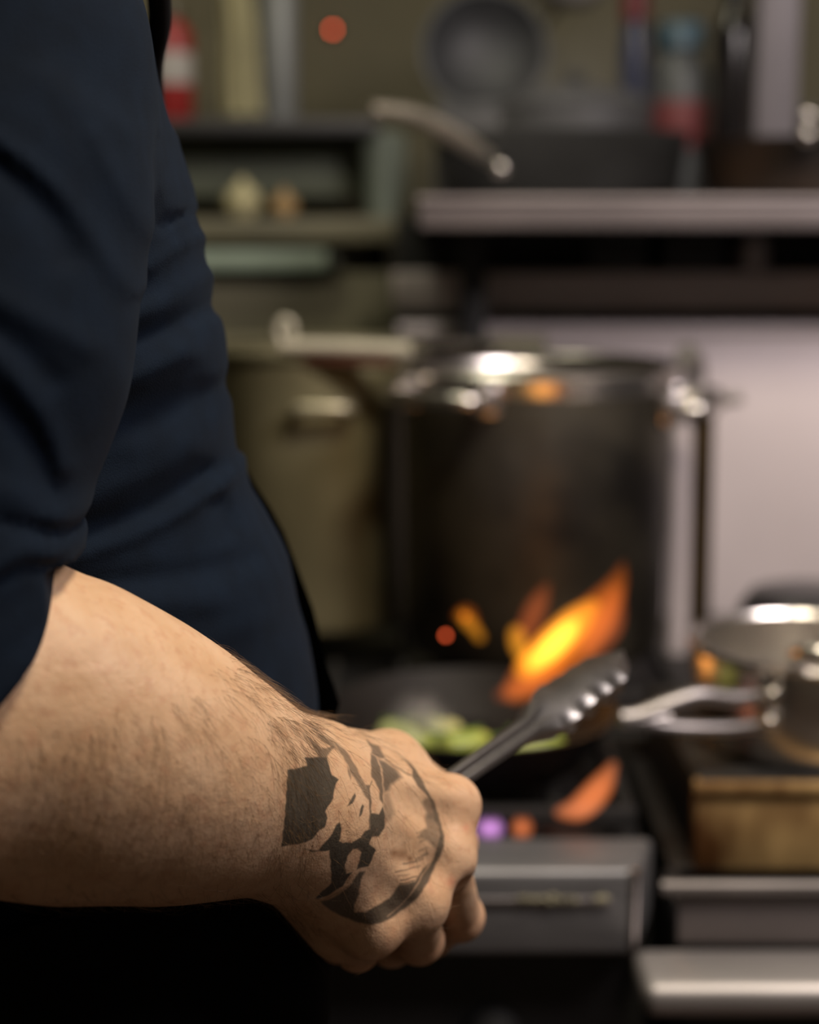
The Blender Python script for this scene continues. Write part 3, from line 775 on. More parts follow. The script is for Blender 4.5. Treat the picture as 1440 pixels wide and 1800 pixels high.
def glow(name, loc, power, color, r):
    l = bpy.data.lights.new(name, 'POINT'); l.energy = power; l.color = color; l.shadow_soft_size = r
    o = bpy.data.objects.new(name, l); COL.objects.link(o); o.location = loc


glow('fire_light', P(985, 1130, FY - .02), 0.14, (1.0, 0.42, 0.1), 0.05)


def smoke(name, c, s, density, label):
    m = bpy.data.materials.new(name); m.use_nodes = True
    nt = m.node_tree; nt.nodes.remove(nt.nodes['Principled BSDF'])
    pv = nt.nodes.new('ShaderNodeVolumePrincipled'); pv.inputs['Color'].default_value = (0.85, 0.85, 0.85, 1)
    tc = nt.nodes.new('ShaderNodeTexCoord')
    gr = nt.nodes.new('ShaderNodeTexGradient'); gr.gradient_type = 'QUADRATIC_SPHERE'
    ns = nt.nodes.new('ShaderNodeTexNoise'); ns.inputs['Scale'].default_value = 2.2; ns.inputs['Detail'].default_value = 3
    mr = nt.nodes.new('ShaderNodeMapRange'); mr.inputs[1].default_value = 0.35; mr.inputs[2].default_value = 0.7
    mu = nt.nodes.new('ShaderNodeMath'); mu.operation = 'MULTIPLY'
    m2 = nt.nodes.new('ShaderNodeMath'); m2.operation = 'MULTIPLY'; m2.inputs[1].default_value = density
    nt.links.new(tc.outputs['Object'], gr.inputs[0]); nt.links.new(tc.outputs['Object'], ns.inputs['Vector'])
    nt.links.new(ns.outputs[0], mr.inputs[0])
    nt.links.new(gr.outputs[1], mu.inputs[0]); nt.links.new(mr.outputs[0], mu.inputs[1])
    nt.links.new(mu.outputs[0], m2.inputs[0]); nt.links.new(m2.outputs[0], pv.inputs['Density'])
    nt.links.new(pv.outputs[0], nt.nodes['Material Output'].inputs['Volume'])
    bm = bmesh.new(); bmesh.ops.create_icosphere(bm, subdivisions=3, radius=1.0)
    o = obj(name, bm, m); o.location = c; o.scale = s
    tag(o, label, 'steam', kind='stuff')


smoke('steam', P(738, 1268, 1.30), (0.032, 0.03, 0.030), 170, 'puff of white steam over the vegetables in the frying pan')
smoke('smoke', P(960, 770, 1.50), (0.11, 0.05, 0.16), 4.0, 'thin smoke rising in front of the sooty stockpot')
smoke('smoke', P(960, 190, 1.86), (0.25, 0.05, 0.16), 8.0, 'thin smoke drifting over the saute pan on the shelf')


# ================================================================== the cook
PHI = R(30); CP, SP_ = math.cos(PHI), math.sin(PHI)
CY = 0.84; EY = 0.803
# torso: photograph row -> silhouette column, half depth, half width (metres)
ROWS = [(-330, 150, .05, .10), (-230, 165, .085, .155), (-120, 195, .105, .190), (0, 236, .118, .200), (150, 268, .125, .203), (250, 302, .130, .205), (330, 330, .134, .205), (420, 344, .136, .203),
        (500, 354, .138, .200), (560, 374, .140, .198), (640, 387, .142, .195), (720, 387, .145, .192), (800, 394, .149, .190), (870, 418, .153, .189),
        (940, 455, .158, .189), (1000, 480, .161, .190), (1059, 494, .164, .190), (1137, 515, .168, .191), (1242, 531, .170, .192), (1400, 545, .170, .193),
        (1600, 540, .160, .192), (1800, 520, .145, .188), (2200, 490, .125, .178)]
TZ = []; TC = []; TA = []; TB = []
for py, px, a_, b_ in ROWS:
    sxx = math.sqrt((a_ * CP) ** 2 + (b_ * SP_) ** 2)
    TZ.append(zat(py, EY)); TC.append(xat(px, py, EY) - sxx); TA.append(a_); TB.append(b_)
o_ = np.argsort(TZ)
TZ, TC, TA, TB = (np.array(v)[o_] for v in (TZ, TC, TA, TB))


def torso_axes(z): return np.interp(z, TZ, TC), np.interp(z, TZ, TA), np.interp(z, TZ, TB)


def torso(p, off=0.0):
    cx, a, b = torso_axes(p[:, 2]); a = a + off; b = b + off
    dx = p[:, 0] - cx; dy = p[:, 1] - CY
    q1 = np.abs((dx * CP + dy * SP_) / a); q2 = np.abs((-dx * SP_ + dy * CP) / b)
    q = (q1 ** 2.25 + q2 ** 2.25) ** (1 / 2.25)
    d = (q - 1) * np.minimum(a, b)
    return np.maximum(np.maximum(d, p[:, 2] - TZ[-1]), TZ[0] - p[:, 2])


def N(px, py, Y, r): return (np.array(P(px, py, Y), np.float32), r)


SHO = N(-75, 90, .672, .060)
ELB = N(-470, 1345, .547, .048)
ARM_MAIN = [ELB, N(130, 1348, .625, .0465), N(300, 1370, .652, .0425), N(450, 1405, .678, .0345), N(545, 1425, .692, .030)]
ARM_TOP = [N(-260, 1130, .575, .046), N(95, 1225, .620, .0415), N(215, 1292, .636, .0400), N(330, 1355, .655, .0365)]
ARM_UP = [SHO, N(-190, 750, .625, .056), ELB]
WR = N(540, 1425, .692, .030)


def f_arm(p):
    f = chain(p, ARM_MAIN, .02)
    f = smin(f, chain(p, ARM_TOP, .02), .03)
    return smin(f, chain(p, ARM_UP, .02), .03)


PALM = [[N(535, 1372, .698, .0235), N(790, 1417, .747, .0118)],
        [N(540, 1425, .692, .025), N(775, 1508, .733, .0132)],
        [N(540, 1460, .690, .024), N(728, 1588, .713, .0125)],
        [N(535, 1490, .690, .0235), N(650, 1632, .698, .0118)],
        [N(600, 1450, .722, .024), N(720, 1520, .752, .018)],
        [N(522, 1508, .702, .0205), N(600, 1625, .716, .0165)],
        [N(560, 1350, .715, .0195), N(682, 1348, .762, .0150)],
        [N(682, 1350, .765, .0140), N(770, 1408, .762, .0110)]]
FING = [[N(790, 1417, .747, .0118), N(800, 1482, .787, .0098), N(765, 1520, .800, .0090), N(728, 1500, .792, .0080)],
        [N(775, 1508, .733, .0130), N(808, 1612, .775, .0107), N(758, 1645, .800, .0096), N(700, 1605, .795, .0085)],
        [N(730, 1588, .713, .0122), N(737, 1652, .752, .0104), N(688, 1662, .778, .0092), N(632, 1612, .775, .0082)],
        [N(650, 1632, .698, .0115), N(628, 1668, .728, .0090), N(594, 1658, .750, .0080), N(580, 1620, .748, .0072)]]
THUMB = [N(682, 1348, .762, .0150), N(768, 1400, .803, .0118), N(792, 1450, .812, .0098)]
# left hand, closed on the end of the pan handle
LH = np.array([-0.150, 1.262, 0.962], np.float32)
LSH = (np.array([TC[np.searchsorted(TZ, 1.40)] - 0.17 * SP_, CY + 0.17 * CP, 1.415], np.float32), .058)
LEL = (np.array([-0.375, 1.06, 1.13], np.float32), .046)
LWR = (LH + np.array([-0.055, -0.055, 0.045], np.float32), .028)
LARM = [LSH, LEL, ((LEL[0] * .6 + LWR[0] * .4), .043), LWR]
LPALM = [(LWR[0], .026), (LH + np.array([-.015, -.012, .022], np.float32), .024), (LH + np.array([.005, .0, .014], np.float32), .018)]
LF = []
for i in range(4):
    o1 = np.array([.030 - .018 * i, .012 - .002 * i, .020], np.float32) * 1.0
    LF.append([(LH + np.array([.024 - .017 * i, -.008 + .012 * i, .022], np.float32), .0115), (LH + np.array([.038 - .017 * i, .022 + .010 * i, .006], np.float32), .010),
               (LH + np.array([.030 - .017 * i, .018 + .010 * i, -.020], np.float32), .009), (LH + np.array([.012 - .015 * i, -.002 + .008 * i, -.022], np.float32), .008)])
LTH = [(LH + np.array([-.005, -.025, .015], np.float32), .015), (LH + np.array([.022, -.030, -.002], np.float32), .012), (LH + np.array([.040, -.016, -.018], np.float32), .010)]

NCK = np.array([TC[-1] - .015, CY + .01, 0], np.float32)
HD = np.array([NCK[0] + .03, NCK[1] + .03, 1.635], np.float32)
FW = np.array([CP, SP_, 0], np.float32); SD = np.array([-SP_, CP, 0], np.float32); UPV = np.array([0, 0, 1], np.float32)
NB = np.array([.30, -.78, .55]); NB /= np.linalg.norm(NB)


PIT = np.array(P(803, 1556, .725), np.float32)


def f_hand(p):
    f = None
    for c_ in PALM:
        d = cone(p, c_[0][0], c_[1][0], c_[0][1], c_[1][1])
        f = d if f is None else smin(f, d, .012)
    # knuckle heads and the tendons that run to them
    for fi, (ch, rr_, tr) in enumerate(zip(FING, (.0016, .0022, .0022, .0016), (.0032, .0034, .0034, .003))):
        k0 = ch[0][0] + (NB * rr_).astype(np.float32)
        f = smin(f, np.linalg.norm(p - k0, axis=1) - ch[0][1] * 1.0, .006)
        w0 = PALM[fi][0][0]; w1 = ch[0][0]
        a = w0 + (w1 - w0) * .30 + (NB * (PALM[fi][0][1] * .86)).astype(np.float32)
        b = w1 + (NB * (ch[0][1] - .0012)).astype(np.float32)
        f = smin(f, cone(p, a, b, tr * .8, tr), .007)
    # dips between the knuckles
    for c0, c1 in zip(FING, FING[1:]):
        kk = .97 if c1 is FING[1] else (.90 if c1 is FING[2] else .80)
        a = c0[0][0] + (NB * .0012).astype(np.float32); b = c1[0][0] + (NB * .0012).astype(np.float32)
        f = smin(f, cone(p, a, b, c0[0][1] * kk, c1[0][1] * kk), .008)
    f = -smin(-f, np.linalg.norm(p - PIT, axis=1) - .0040, .008)
    g = None
    for ch in FING:
        d = chain(p, ch, .004)
        for nd in ch[1:3]:
            d = smin(d, np.linalg.norm(p - nd[0], axis=1) - nd[1] * 1.03, .004)
        g = d if g is None else smin(g, d, .0010)
    f = smin(f, g, .0045)
    f = smin(f, chain(p, THUMB, .005), .006)
    return f


def f_left(p):
    f = chain(p, LARM, .02)
    f = smin(f, chain(p, LPALM, .01), .012)
    g = None
    for ch in LF:
        d = chain(p, ch, .004); g = d if g is None else smin(g, d, .002)
    f = smin(f, g, .006)
    return smin(f, chain(p, LTH, .005), .007)


def f_head(p):
    q = p - HD
    a = q @ FW; b = q @ SD; c = q @ UPV
    f = (np.sqrt((a / .098) ** 2 + (b / .076) ** 2 + ((c - .02) / .105) ** 2) - 1) * .076
    f = smin(f, cone(p, HD + FW * .03 - UPV * .05, HD + FW * .055 - UPV * .095, .055, .035), .03)      # jaw
    f = smin(f, cone(p, HD + FW * .092 + UPV * .01, HD + FW * .104 - UPV * .026, .007, .0105), .012)      # nose
    for s in (-1, 1):
        f = smin(f, cone(p, HD + FW * .085 + SD * .018 * s + UPV * .022, HD + FW * .072 + SD * .045 * s + UPV * .02, .010, .008), .012)   # brow
        f = -smin(-f, np.linalg.norm(p - (HD + FW * .098 + SD * .033 * s + UPV * .002), axis=1) - .010, .012)                               # eye socket
        f = smin(f, cone(p, HD - FW * .005 + SD * .078 * s + UPV * .02, HD + FW * .0 + SD * .075 * s - UPV * .025, .016, .010), .006)      # ear
    f = smin(f, cone(p, HD + FW * .088 - UPV * .056 - SD * .016, HD + FW * .088 - UPV * .056 + SD * .016, .007, .007), .006)           # lips
    return smin(f, cone(p, NCK + UPV * 1.42, HD - UPV * .05 - FW * .02, .066, .056), .035)


def f_legs(p, o=0.0):
    f = None
    for s in (-1, 1):
        h = np.array([TC[5] , CY, .88], np.float32) + SD * .095 * s
        k_ = h + SD * .01 * s + FW * .015 - UPV * .40; an = k_ - FW * .02 - UPV * .40
        d = chain(p, [(h, .095 + o), (k_, .066 + o), (an, .05 + o)], .03)
        f = d if f is None else smin(f, d, .02)
    return f


def f_body(p):
    f = f_arm(p)
    f = smin(f, f_hand(p), .016)
    f = smin(f, f_left(p), .01)
    f = smin(f, f_head(p), .02)
    f = smin(f, smin(torso(p, -.016), f_legs(p, -.012), .03), .01)
    # ankle and foot stubs
    return f


H1, H2, HB = .0012, .002, .016
xs = axis((-.60, -.26, HB), (-.26, -.078, H2), (-.078, .045, H1), (.045, .20, HB))
ys = axis((.46, .535, .01), (.535, .625, H2), (.625, .845, H1), (.845, 1.22, .012), (1.22, 1.31, .004), (1.31, 1.37, .012))
zs = axis((.02, .92, .03), (.92, .985, .004), (.985, 1.165, H1), (1.165, 1.30, .008), (1.30, 1.50, .014), (1.50, 1.79, .006))
V, Q = surface_net(f_body, xs, ys, zs)
me = mesh_from('person', V, Q)
bm = bmesh.new(); bm.from_mesh(me)

# ---- the ink on the back of the hand, drawn in the plane of the hand (units: 1/3000 of the hand's distance)
HC = np.array(P(650, 1450, .675)); HV = HC - np.array(CAM); HDIST = np.linalg.norm(HV); HV /= HDIST
HRT = np.cross(HV, [0, 0, 1]); HRT /= np.linalg.norm(HRT); HUP = np.cross(HRT, HV)
sc0 = math.hypot(FPX, math.hypot(650 - 720, 1450 - 900))
USC = HDIST / sc0


def hand_uv(V):
    d = V - HC
    return np.stack([d @ HRT / USC, -(d @ HUP) / USC], -1) * np.array([1.0, 1.0]) + np.array([650, 1450])


co = np.array([v.co[:] for v in bm.verts]); bm.verts.ensure_lookup_table()
uv = hand_uv(co)
near = (uv[:, 0] > 480) & (uv[:, 0] < 812) & (uv[:, 1] > 1268) & (uv[:, 1] < 1650) & (co[:, 1] < .80)
nrm = np.array([v.normal[:] for v in bm.verts]); near &= (nrm @ HV) < -0.05
fs_ = [f for f in bm.faces if all(near[v.index] for v in f.verts)]
es = list({e for f in fs_ for e in f.edges})
bmesh.ops.subdivide_edges(bm, edges=es, cuts=2, use_grid_fill=True)
bm.to_mesh(me); bm.free()
n = len(me.vertices); co = np.empty(n * 3); me.vertices.foreach_get('co', co); co = co.reshape(-1, 3)
sel = (co[:, 0] > -.27) & (co[:, 0] < .05) & (co[:, 2] > .98) & (co[:, 2] < 1.17) & (co[:, 1] < .85)
c2 = co.copy(); c2[sel] = project(f_body, co[sel], 2)
me.vertices.foreach_set('co', c2.reshape(-1)); me.update(); co = c2


def poly_sd(uv, poly):
    p = np.array(poly, float); q = np.roll(p, -1, 0)
    d2 = np.full(len(uv), 1e12); ins = np.zeros(len(uv), bool)
    for a, b in zip(p, q):
        e = b - a; L = e @ e
        if L < 1e-9: continue
        w_ = uv - a; t = np.clip((w_ @ e) / L, 0, 1)
        d2 = np.minimum(d2, ((w_ - t[:, None] * e) ** 2).sum(1))
        c_ = ((a[1] > uv[:, 1]) != (b[1] > uv[:, 1]))
        if abs(e[1]) > 1e-9: ins ^= c_ & (uv[:, 0] < e[0] * (uv[:, 1] - a[1]) / e[1] + a[0])
    d = np.sqrt(d2)
    return np.where(ins, d, -d)


def line_sd(uv, pts, w_):
    d = np.full(len(uv), 1e9); p = np.array(pts, float)
    for a, b in zip(p, p[1:]):
        e = b - a; q = uv - a; t = np.clip((q @ e) / (e @ e), 0, 1)
        d = np.minimum(d, np.sqrt(((q - t[:, None] * e) ** 2).sum(1)))
    return w_ - d


A1 = lambda L: [(490 + x / 7.2, 1270 + y / 7.2) for x, y in L]
A2 = lambda L: [(620 + x / 7.2, 1270 + y / 7.2) for x, y in L]
A3 = lambda L: [(540 + x / 5.538, 1440 + y / 5.538) for x, y in L]
INK = [  # polygon, darkness, softness (px)
    (A1([(185, 650), (300, 620), (400, 590), (375, 490), (480, 480), (560, 470), (630, 460), (650, 560), (690, 690), (770, 735), (745, 790), (715, 870), (710, 970), (640, 1080), (610, 1130), (640, 1210), (600, 1320), (540, 1360), (460, 1450), (380, 1500), (330, 1510), (100, 1540), (150, 1200), (175, 850)]), .92, 1.2),
    (A1([(350, 190), (450, 260), (560, 360), (650, 340), (700, 300), (740, 330), (680, 380), (640, 430), (620, 480), (540, 490), (490, 400), (440, 300)]), .70, 1.6),
    (A1([(490, 175), (620, 195), (740, 280), (850, 360), (930, 480), (1000, 600), (1050, 720), (1110, 800), (1160, 900), (1165, 1000), (1130, 980), (1060, 890), (1010, 790), (950, 700), (900, 620), (880, 560), (820, 450), (760, 380), (700, 330), (620, 300), (560, 260)]), .66, 1.6),
    (A1([(870, 560), (925, 660), (915, 750), (890, 680)]), .6, 1.2),
    (A1([(1100, 790), (1160, 800), (1180, 740), (1190, 760), (1150, 850), (1175, 960), (1175, 1150), (1165, 1340), (1140, 1340), (1150, 1100), (1130, 900)]), .75, 1.2),
    (A1([(970, 900), (988, 940), (935, 1030), (880, 1070), (900, 1010)]), .85, 1.0),
    (A1([(1060, 1045), (1088, 1060), (1052, 1170), (1020, 1210), (1020, 1160)]), .85, 1.0),
    (A2([(170, 160), (260, 240), (345, 250), (380, 330), (430, 430), (340, 440), (300, 420), (240, 385), (250, 330), (205, 250)]), .72, 1.8),
    (A2([(230, 385), (300, 420), (350, 520), (380, 700), (392, 860), (387, 1040), (345, 980), (340, 860), (290, 760), (240, 700), (235, 550)]), .78, 1.5),
    (A2([(320, 440), (420, 470), (560, 560), (650, 680), (590, 720), (500, 780), (470, 860), (400, 900), (380, 760), (370, 600)]), .80, 4.0),
    (A2([(560, 295), (700, 400), (830, 540), (910, 680), (980, 830), (1080, 980), (1140, 1150), (1190, 1320), (1220, 1450), (1210, 1590), (1140, 1740), (1090, 1815), (1050, 1815), (1110, 1640), (1150, 1500), (1140, 1330), (1080, 1250), (1060, 1110), (1000, 930), (930, 870), (860, 790), (790, 680), (790, 580), (720, 460)]), .80, 1.3),
    (A2([(910, 1000), (1000, 930), (1060, 1010), (1110, 1150), (1160, 1300), (1150, 1500), (1110, 1640), (1060, 1590), (1000, 1520), (850, 1460), (900, 1380), (970, 1340), (950, 1200), (970, 1130)]), .62, 3.0),
    (A2([(980, 1130), (1090, 1130), (1090, 1240), (960, 1240)]), .72, 3.0),
    (A2([(220, 1150), (330, 1160), (390, 1060), (415, 1200), (405, 1340), (330, 1440), (240, 1450), (200, 1560), (290, 1620), (240, 1700), (200, 1810), (60, 1810), (110, 1640), (60, 1590), (0, 1590), (0, 1500), (100, 1450), (160, 1370), (220, 1340)]), .90, 1.2),
    (A2([(390, 900), (470, 880), (540, 1130), (480, 1250), (400, 1280), (385, 1060)]), .45, 4.0),
    (A3([(0, 270), (120, 290), (180, 220), (260, 130), (290, 50), (325, 25), (345, 100), (320, 200), (360, 220), (470, 220), (560, 160), (640, 120), (600, 230), (670, 300), (600, 450), (480, 480), (520, 400), (535, 285), (450, 275), (400, 350), (370, 430), (380, 520), (440, 500), (350, 630), (230, 710), (110, 760), (75, 750), (240, 600), (235, 400), (222, 290), (150, 300), (60, 300)]), .93, 1.3),
    (A3([(500, 505), (560, 500), (520, 600), (500, 730), (450, 840), (460, 900), (560, 905), (680, 840), (800, 780), (900, 650), (1060, 620), (1150, 500), (1250, 420), (1310, 230), (1330, 130), (1380, 200), (1360, 330), (1270, 500), (1200, 640), (1080, 800), (960, 890), (780, 1000), (640, 1035), (500, 1010), (370, 960), (240, 890), (150, 820), (130, 785), (250, 750), (400, 650)]), .85, 2.0)]
INKL = [(A2([(430, 450), (600, 560), (770, 655)]), 1.6, .65), (A2([(370, 265), (500, 275), (620, 350)]), 1.0, .35),
        (A3([(860, 522), (1000, 495), (1120, 470)]), 1.1, .7), (A3([(900, 560), (1010, 548)]), .8, .5), (A3([(915, 607), (1000, 590), (1090, 570)]), 1.2, .75),
        (A3([(950, 442), (1060, 430), (1150, 400)]), 1.6, .6), (A3([(910, 640), (1060, 612)]), 1.3, .7), (A3([(1085, 140), (1200, 112)]), 1.2, .5),
        (A3([(1085, 180), (1210, 150)]), 1.2, .5), (A3([(1120, 230), (1220, 200)]), 1.6, .45), (A3([(1110, 320), (1200, 290)]), 1.4, .45),
        (A3([(1080, 400), (1200, 350)]), 2.4, .5), (A3([(170, 760), (300, 700), (400, 640)]), .9, .4)]
INKCLEAR = [(A3([(180, 748), (290, 690), (390, 610), (480, 520)]), 1.3), (A3([(1000, 770), (1070, 680), (1130, 580), (1230, 450), (1290, 320)]), 1.6), (A3([(780, 960), (900, 870), (990, 780)]), .9),
            (A1([(600, 200), (690, 270), (780, 380)]), 1.2), (A2([(330, 470), (380, 620), (385, 760)]), 1.0), (A2([(300, 420), (450, 480), (600, 590)]), 1.0)]
uv = hand_uv(co)
g_ = grad(f_body, co[sel]); nn = np.zeros_like(co); nn[sel] = g_ / np.maximum(np.linalg.norm(g_, axis=1), 1e-6)[:, None]
on = sel & ((nn @ HV) < 0.0) & (uv[:, 0] > 470) & (uv[:, 0] < 830) & (uv[:, 1] > 1260) & (uv[:, 1] < 1660) & (co[:, 1] < .80)
u_ = uv[on]; u_ = u_ + .5 * np.stack([np.sin(u_[:, 1] * .31 + 1), np.sin(u_[:, 0] * .27)], -1)
ik = np.zeros(len(u_))
for pl_, dk, so in INK: ik = np.maximum(ik, dk * np.clip(.5 + poly_sd(u_, pl_) / (2 * so), 0, 1))
for pl_, wd, dk in INKL: ik = np.maximum(ik, dk * np.clip(.5 + line_sd(u_, pl_, wd) / 1.6, 0, 1))
for pl_, wd in INKCLEAR: ik = ik * (1 - .45 * np.clip(.5 + line_sd(u_, pl_, wd) / 1.6, 0, 1))
ink = np.zeros(n, np.float32); ink[on] = ik
at_ = me.attributes.new('ink', 'FLOAT', 'POINT'); at_.data.foreach_set('value', ink)
# reddish knuckles, two scabs and a mole
def spot(px, py, r): return np.exp(-(((uv[:, 0] - px) / r) ** 2 + ((uv[:, 1] - py) / r) ** 2))
red = np.zeros(n, np.float32)
for ch in FING:
    for nd, amt in ((ch[0], .30), (ch[1], .45), (ch[2], .4)):
        red += amt * np.exp(-(np.linalg.norm(co - nd[0], axis=1) / .016) ** 2)
red += .8 * spot(802, 1556, 9) + .8 * spot(833, 1457, 7)
red[~sel] *= 0
mole = np.zeros(n, np.float32); mole += .75 * spot(708, 1503, 13) + .7 * spot(724, 1512, 6) + .6 * spot(692, 1500, 8); mole[~on] = 0
for nm, arr in (('redness', red), ('mole', mole)):
    a_ = me.attributes.new(nm, 'FLOAT', 'POINT'); a_.data.foreach_set('value', np.clip(arr, 0, 1).astype(np.float32))

skin = bpy.data.materials.new('skin'); skin.use_nodes = True
nt = skin.node_tree; b = nt.nodes['Principled BSDF']
b.inputs['Roughness'].default_value = 0.48; b.inputs['Subsurface Weight'].default_value = 0.12
b.inputs['Subsurface Radius'].default_value = (1, .35, .18); b.inputs['Subsurface Scale'].default_value = 0.004
b.inputs['Specular IOR Level'].default_value = 0.35
tc = nt.nodes.new('ShaderNodeTexCoord')


def noise(sc, det=4, vec=None):
    x = nt.nodes.new('ShaderNodeTexNoise'); x.inputs['Scale'].default_value = sc; x.inputs['Detail'].default_value = det
    nt.links.new(vec or tc.outputs['Object'], x.inputs['Vector']); return x.outputs[0]


def mix(fac, a, c, typ='MIX'):
    x = nt.nodes.new('ShaderNodeMix'); x.data_type = 'RGBA'; x.blend_type = typ
    if hasattr(fac, 'links'): nt.links.new(fac, x.inputs[0])
    else: x.inputs[0].default_value = fac
    for v, i in ((a, 6), (c, 7)):
        if hasattr(v, 'links'): nt.links.new(v, x.inputs[i])
        else: x.inputs[i].default_value = (*v, 1)
    return x.outputs[2]


def ramp(f, lo, hi):
    x = nt.nodes.new('ShaderNodeMapRange'); x.inputs[1].default_value = lo; x.inputs[2].default_value = hi
    nt.links.new(f, x.inputs[0]); return x.outputs[0]


def attr(nm):
    x = nt.nodes.new('ShaderNodeAttribute'); x.attribute_name = nm; return x.outputs['Fac']


def mul(a, k_):
    x = nt.nodes.new('ShaderNodeMath'); x.operation = 'MULTIPLY'; nt.links.new(a, x.inputs[0])
    if hasattr(k_, 'links'): nt.links.new(k_, x.inputs[1])
    else: x.inputs[1].default_value = k_
    return x.outputs[0]


base = mix(ramp(noise(55), .35, .65), (.55, .34, .20), (.63, .415, .265))
base = mix(mul(ramp(noise(190, 2), .52, .70), .35), base, (.44, .21, .12))
base = mix(mul(attr('redness'), .6), base, (.50, .17, .10))
base = mix(attr('mole'), base, (.16, .07, .03))
inkf = mul(attr('ink'), ramp(noise(420, 3), -.5, .36))
base = mix(inkf, base, (.030, .032, .026))
nt.links.new(base, b.inputs['Base Color'])
vor = nt.nodes.new('ShaderNodeTexVoronoi'); vor.feature = 'DISTANCE_TO_EDGE'; vor.inputs['Scale'].default_value = 620
nt.links.new(tc.outputs['Object'], vor.inputs['Vector'])
bp1 = nt.nodes.new('ShaderNodeBump'); bp1.inputs['Strength'].default_value = .22; bp1.inputs['Distance'].default_value = .0006
nt.links.new(vor.outputs['Distance'], bp1.inputs['Height'])
bp2 = nt.nodes.new('ShaderNodeBump'); bp2.inputs['Strength'].default_value = .24; bp2.inputs['Distance'].default_value = .0025
nt.links.new(noise(140, 3), bp2.inputs['Height']); nt.links.new(bp1.outputs[0], bp2.inputs['Normal'])
nt.links.new(bp2.outputs[0], b.inputs['Normal'])

person = link('person', me, None, skin)
tag(person, 'cook in a dark navy t-shirt and black apron, tattooed fist holding steel tongs', 'person')

# ---- shirt
PLP = np.array(P(52, 1136, .60)); PLN = np.array([.72, .12, -.68]); PLN /= np.linalg.norm(PLN)
SLV = [N(-100, 60, .672, .070), N(-84, 350, .655, .0705), N(-120, 620, .632, .0690), N(-225, 950, .60, .0640), N(-470, 1330, .55, .060)]
SLB = [N(-200, 1000, .60, .052), N(-75, 1085, .598, .0385)]
PL2 = np.array(P(104, 1060, .60), np.float32); PN2 = np.array([.97, .1, .20], np.float32); PN2 /= np.linalg.norm(PN2); ZC2 = zat(985, .60)
FOLDS = [  # depth, points, width px, height mm
    (.60, [(0, 245), (60, 290), (115, 345), (150, 400), (178, 455), (212, 515)], 16, 4.5), (.60, [(0, 285), (50, 330), (95, 390), (120, 450)], 20, -5),
    (.60, [(0, 500), (60, 535), (125, 580), (160, 610)], 18, 4), (.60, [(0, 555), (60, 600), (110, 660)], 20, -5),
    (.58, [(0, 610), (45, 670), (85, 750), (100, 830)], 16, 5), (.58, [(0, 690), (40, 745), (75, 820), (85, 880)], 18, -5),
    (.57, [(0, 850), (40, 872), (90, 925)], 16, 4), (.57, [(0, 905), (50, 930), (92, 962)], 12, -6), (.57, [(0, 990), (45, 965), (85, 985)], 14, 5),
    (.57, [(0, 1015), (40, 998), (78, 1008)], 9, -4), (.57, [(0, 1110), (50, 1080), (95, 1050)], 20, 2),
    (.59, [(140, 230), (170, 300), (215, 400), (235, 460)], 14, 3), (.59, [(60, 130), (120, 180), (190, 220)], 26, 2.5),
    (.72, [(150, 692), (200, 668), (260, 652), (325, 622)], 20, 7), (.72, [(160, 735), (230, 722), (330, 706)], 32, -7),
    (.72, [(232, 556), (290, 532), (345, 492)], 18, 5), (.72, [(238, 588), (300, 574), (362, 545)], 18, -6),
    (.72, [(272, 468), (300, 442), (330, 418)], 12, 4), (.72, [(285, 396), (305, 380), (326, 364)], 7, -4), (.72, [(270, 230), (285, 300), (300, 360)], 14, 3),
    (.72, [(288, 250), (305, 310), (318, 350)], 9, -3), (.72, [(110, 868), (180, 852), (250, 832), (330, 796)], 24, 5), (.72, [(110, 910), (180, 905), (260, 888), (340, 850)], 22, -6),
    (.72, [(95, 968), (150, 950), (220, 932), (290, 912), (385, 868)], 16, 6), (.72, [(95, 1008), (200, 1000), (300, 1004), (420, 1012)], 18, -5),
    (.72, [(100, 1040), (190, 1030), (280, 1040), (380, 1055)], 20, 3.5), (.72, [(365, 905), (378, 930), (385, 955)], 14, -4), (.72, [(230, 1120), (320, 1130), (430, 1110)], 30, 3),
    (.72, [(250, 780), (330, 770), (385, 745)], 26, 3), (.72, [(410, 900), (425, 1000), (450, 1120)], 40, 3)]
FXZ = []
for Yf, pts, wpx, amp in FOLDS:
    s = spline(pts, 3)
    q = np.array([[P(u, v, Yf).x, P(u, v, Yf).z] for u, v in s], np.float32)
    FXZ.append((q, 1.15 * wpx * Yf / FPX, amp * (.00045 if Yf > .65 else .00034), 1 if Yf > .65 else 0))


def folds(p, which):
    xz = p[:, [0, 2]]; out = np.zeros(len(p), np.float32)
    for q, wd, amp, wh in FXZ:
        if wh != which: continue
        m_ = (xz[:, 0] > q[:, 0].min() - 3 * wd) & (xz[:, 0] < q[:, 0].max() + 3 * wd) & (xz[:, 1] > q[:, 1].min() - 3 * wd) & (xz[:, 1] < q[:, 1].max() + 3 * wd) & (p[:, 1] < .87)
        if not m_.any(): continue
        z = xz[m_]; d = np.full(len(z), 1e9, np.float32)
        for a, b_ in zip(q, q[1:]):
            e = b_ - a; w_ = z - a; t = np.clip((w_ @ e) / max(e @ e, 1e-12), 0, 1)
            d = np.minimum(d, ((w_ - t[:, None] * e) ** 2).sum(1))
        out[m_] += amp * np.exp(-d / wd ** 2)
    return out


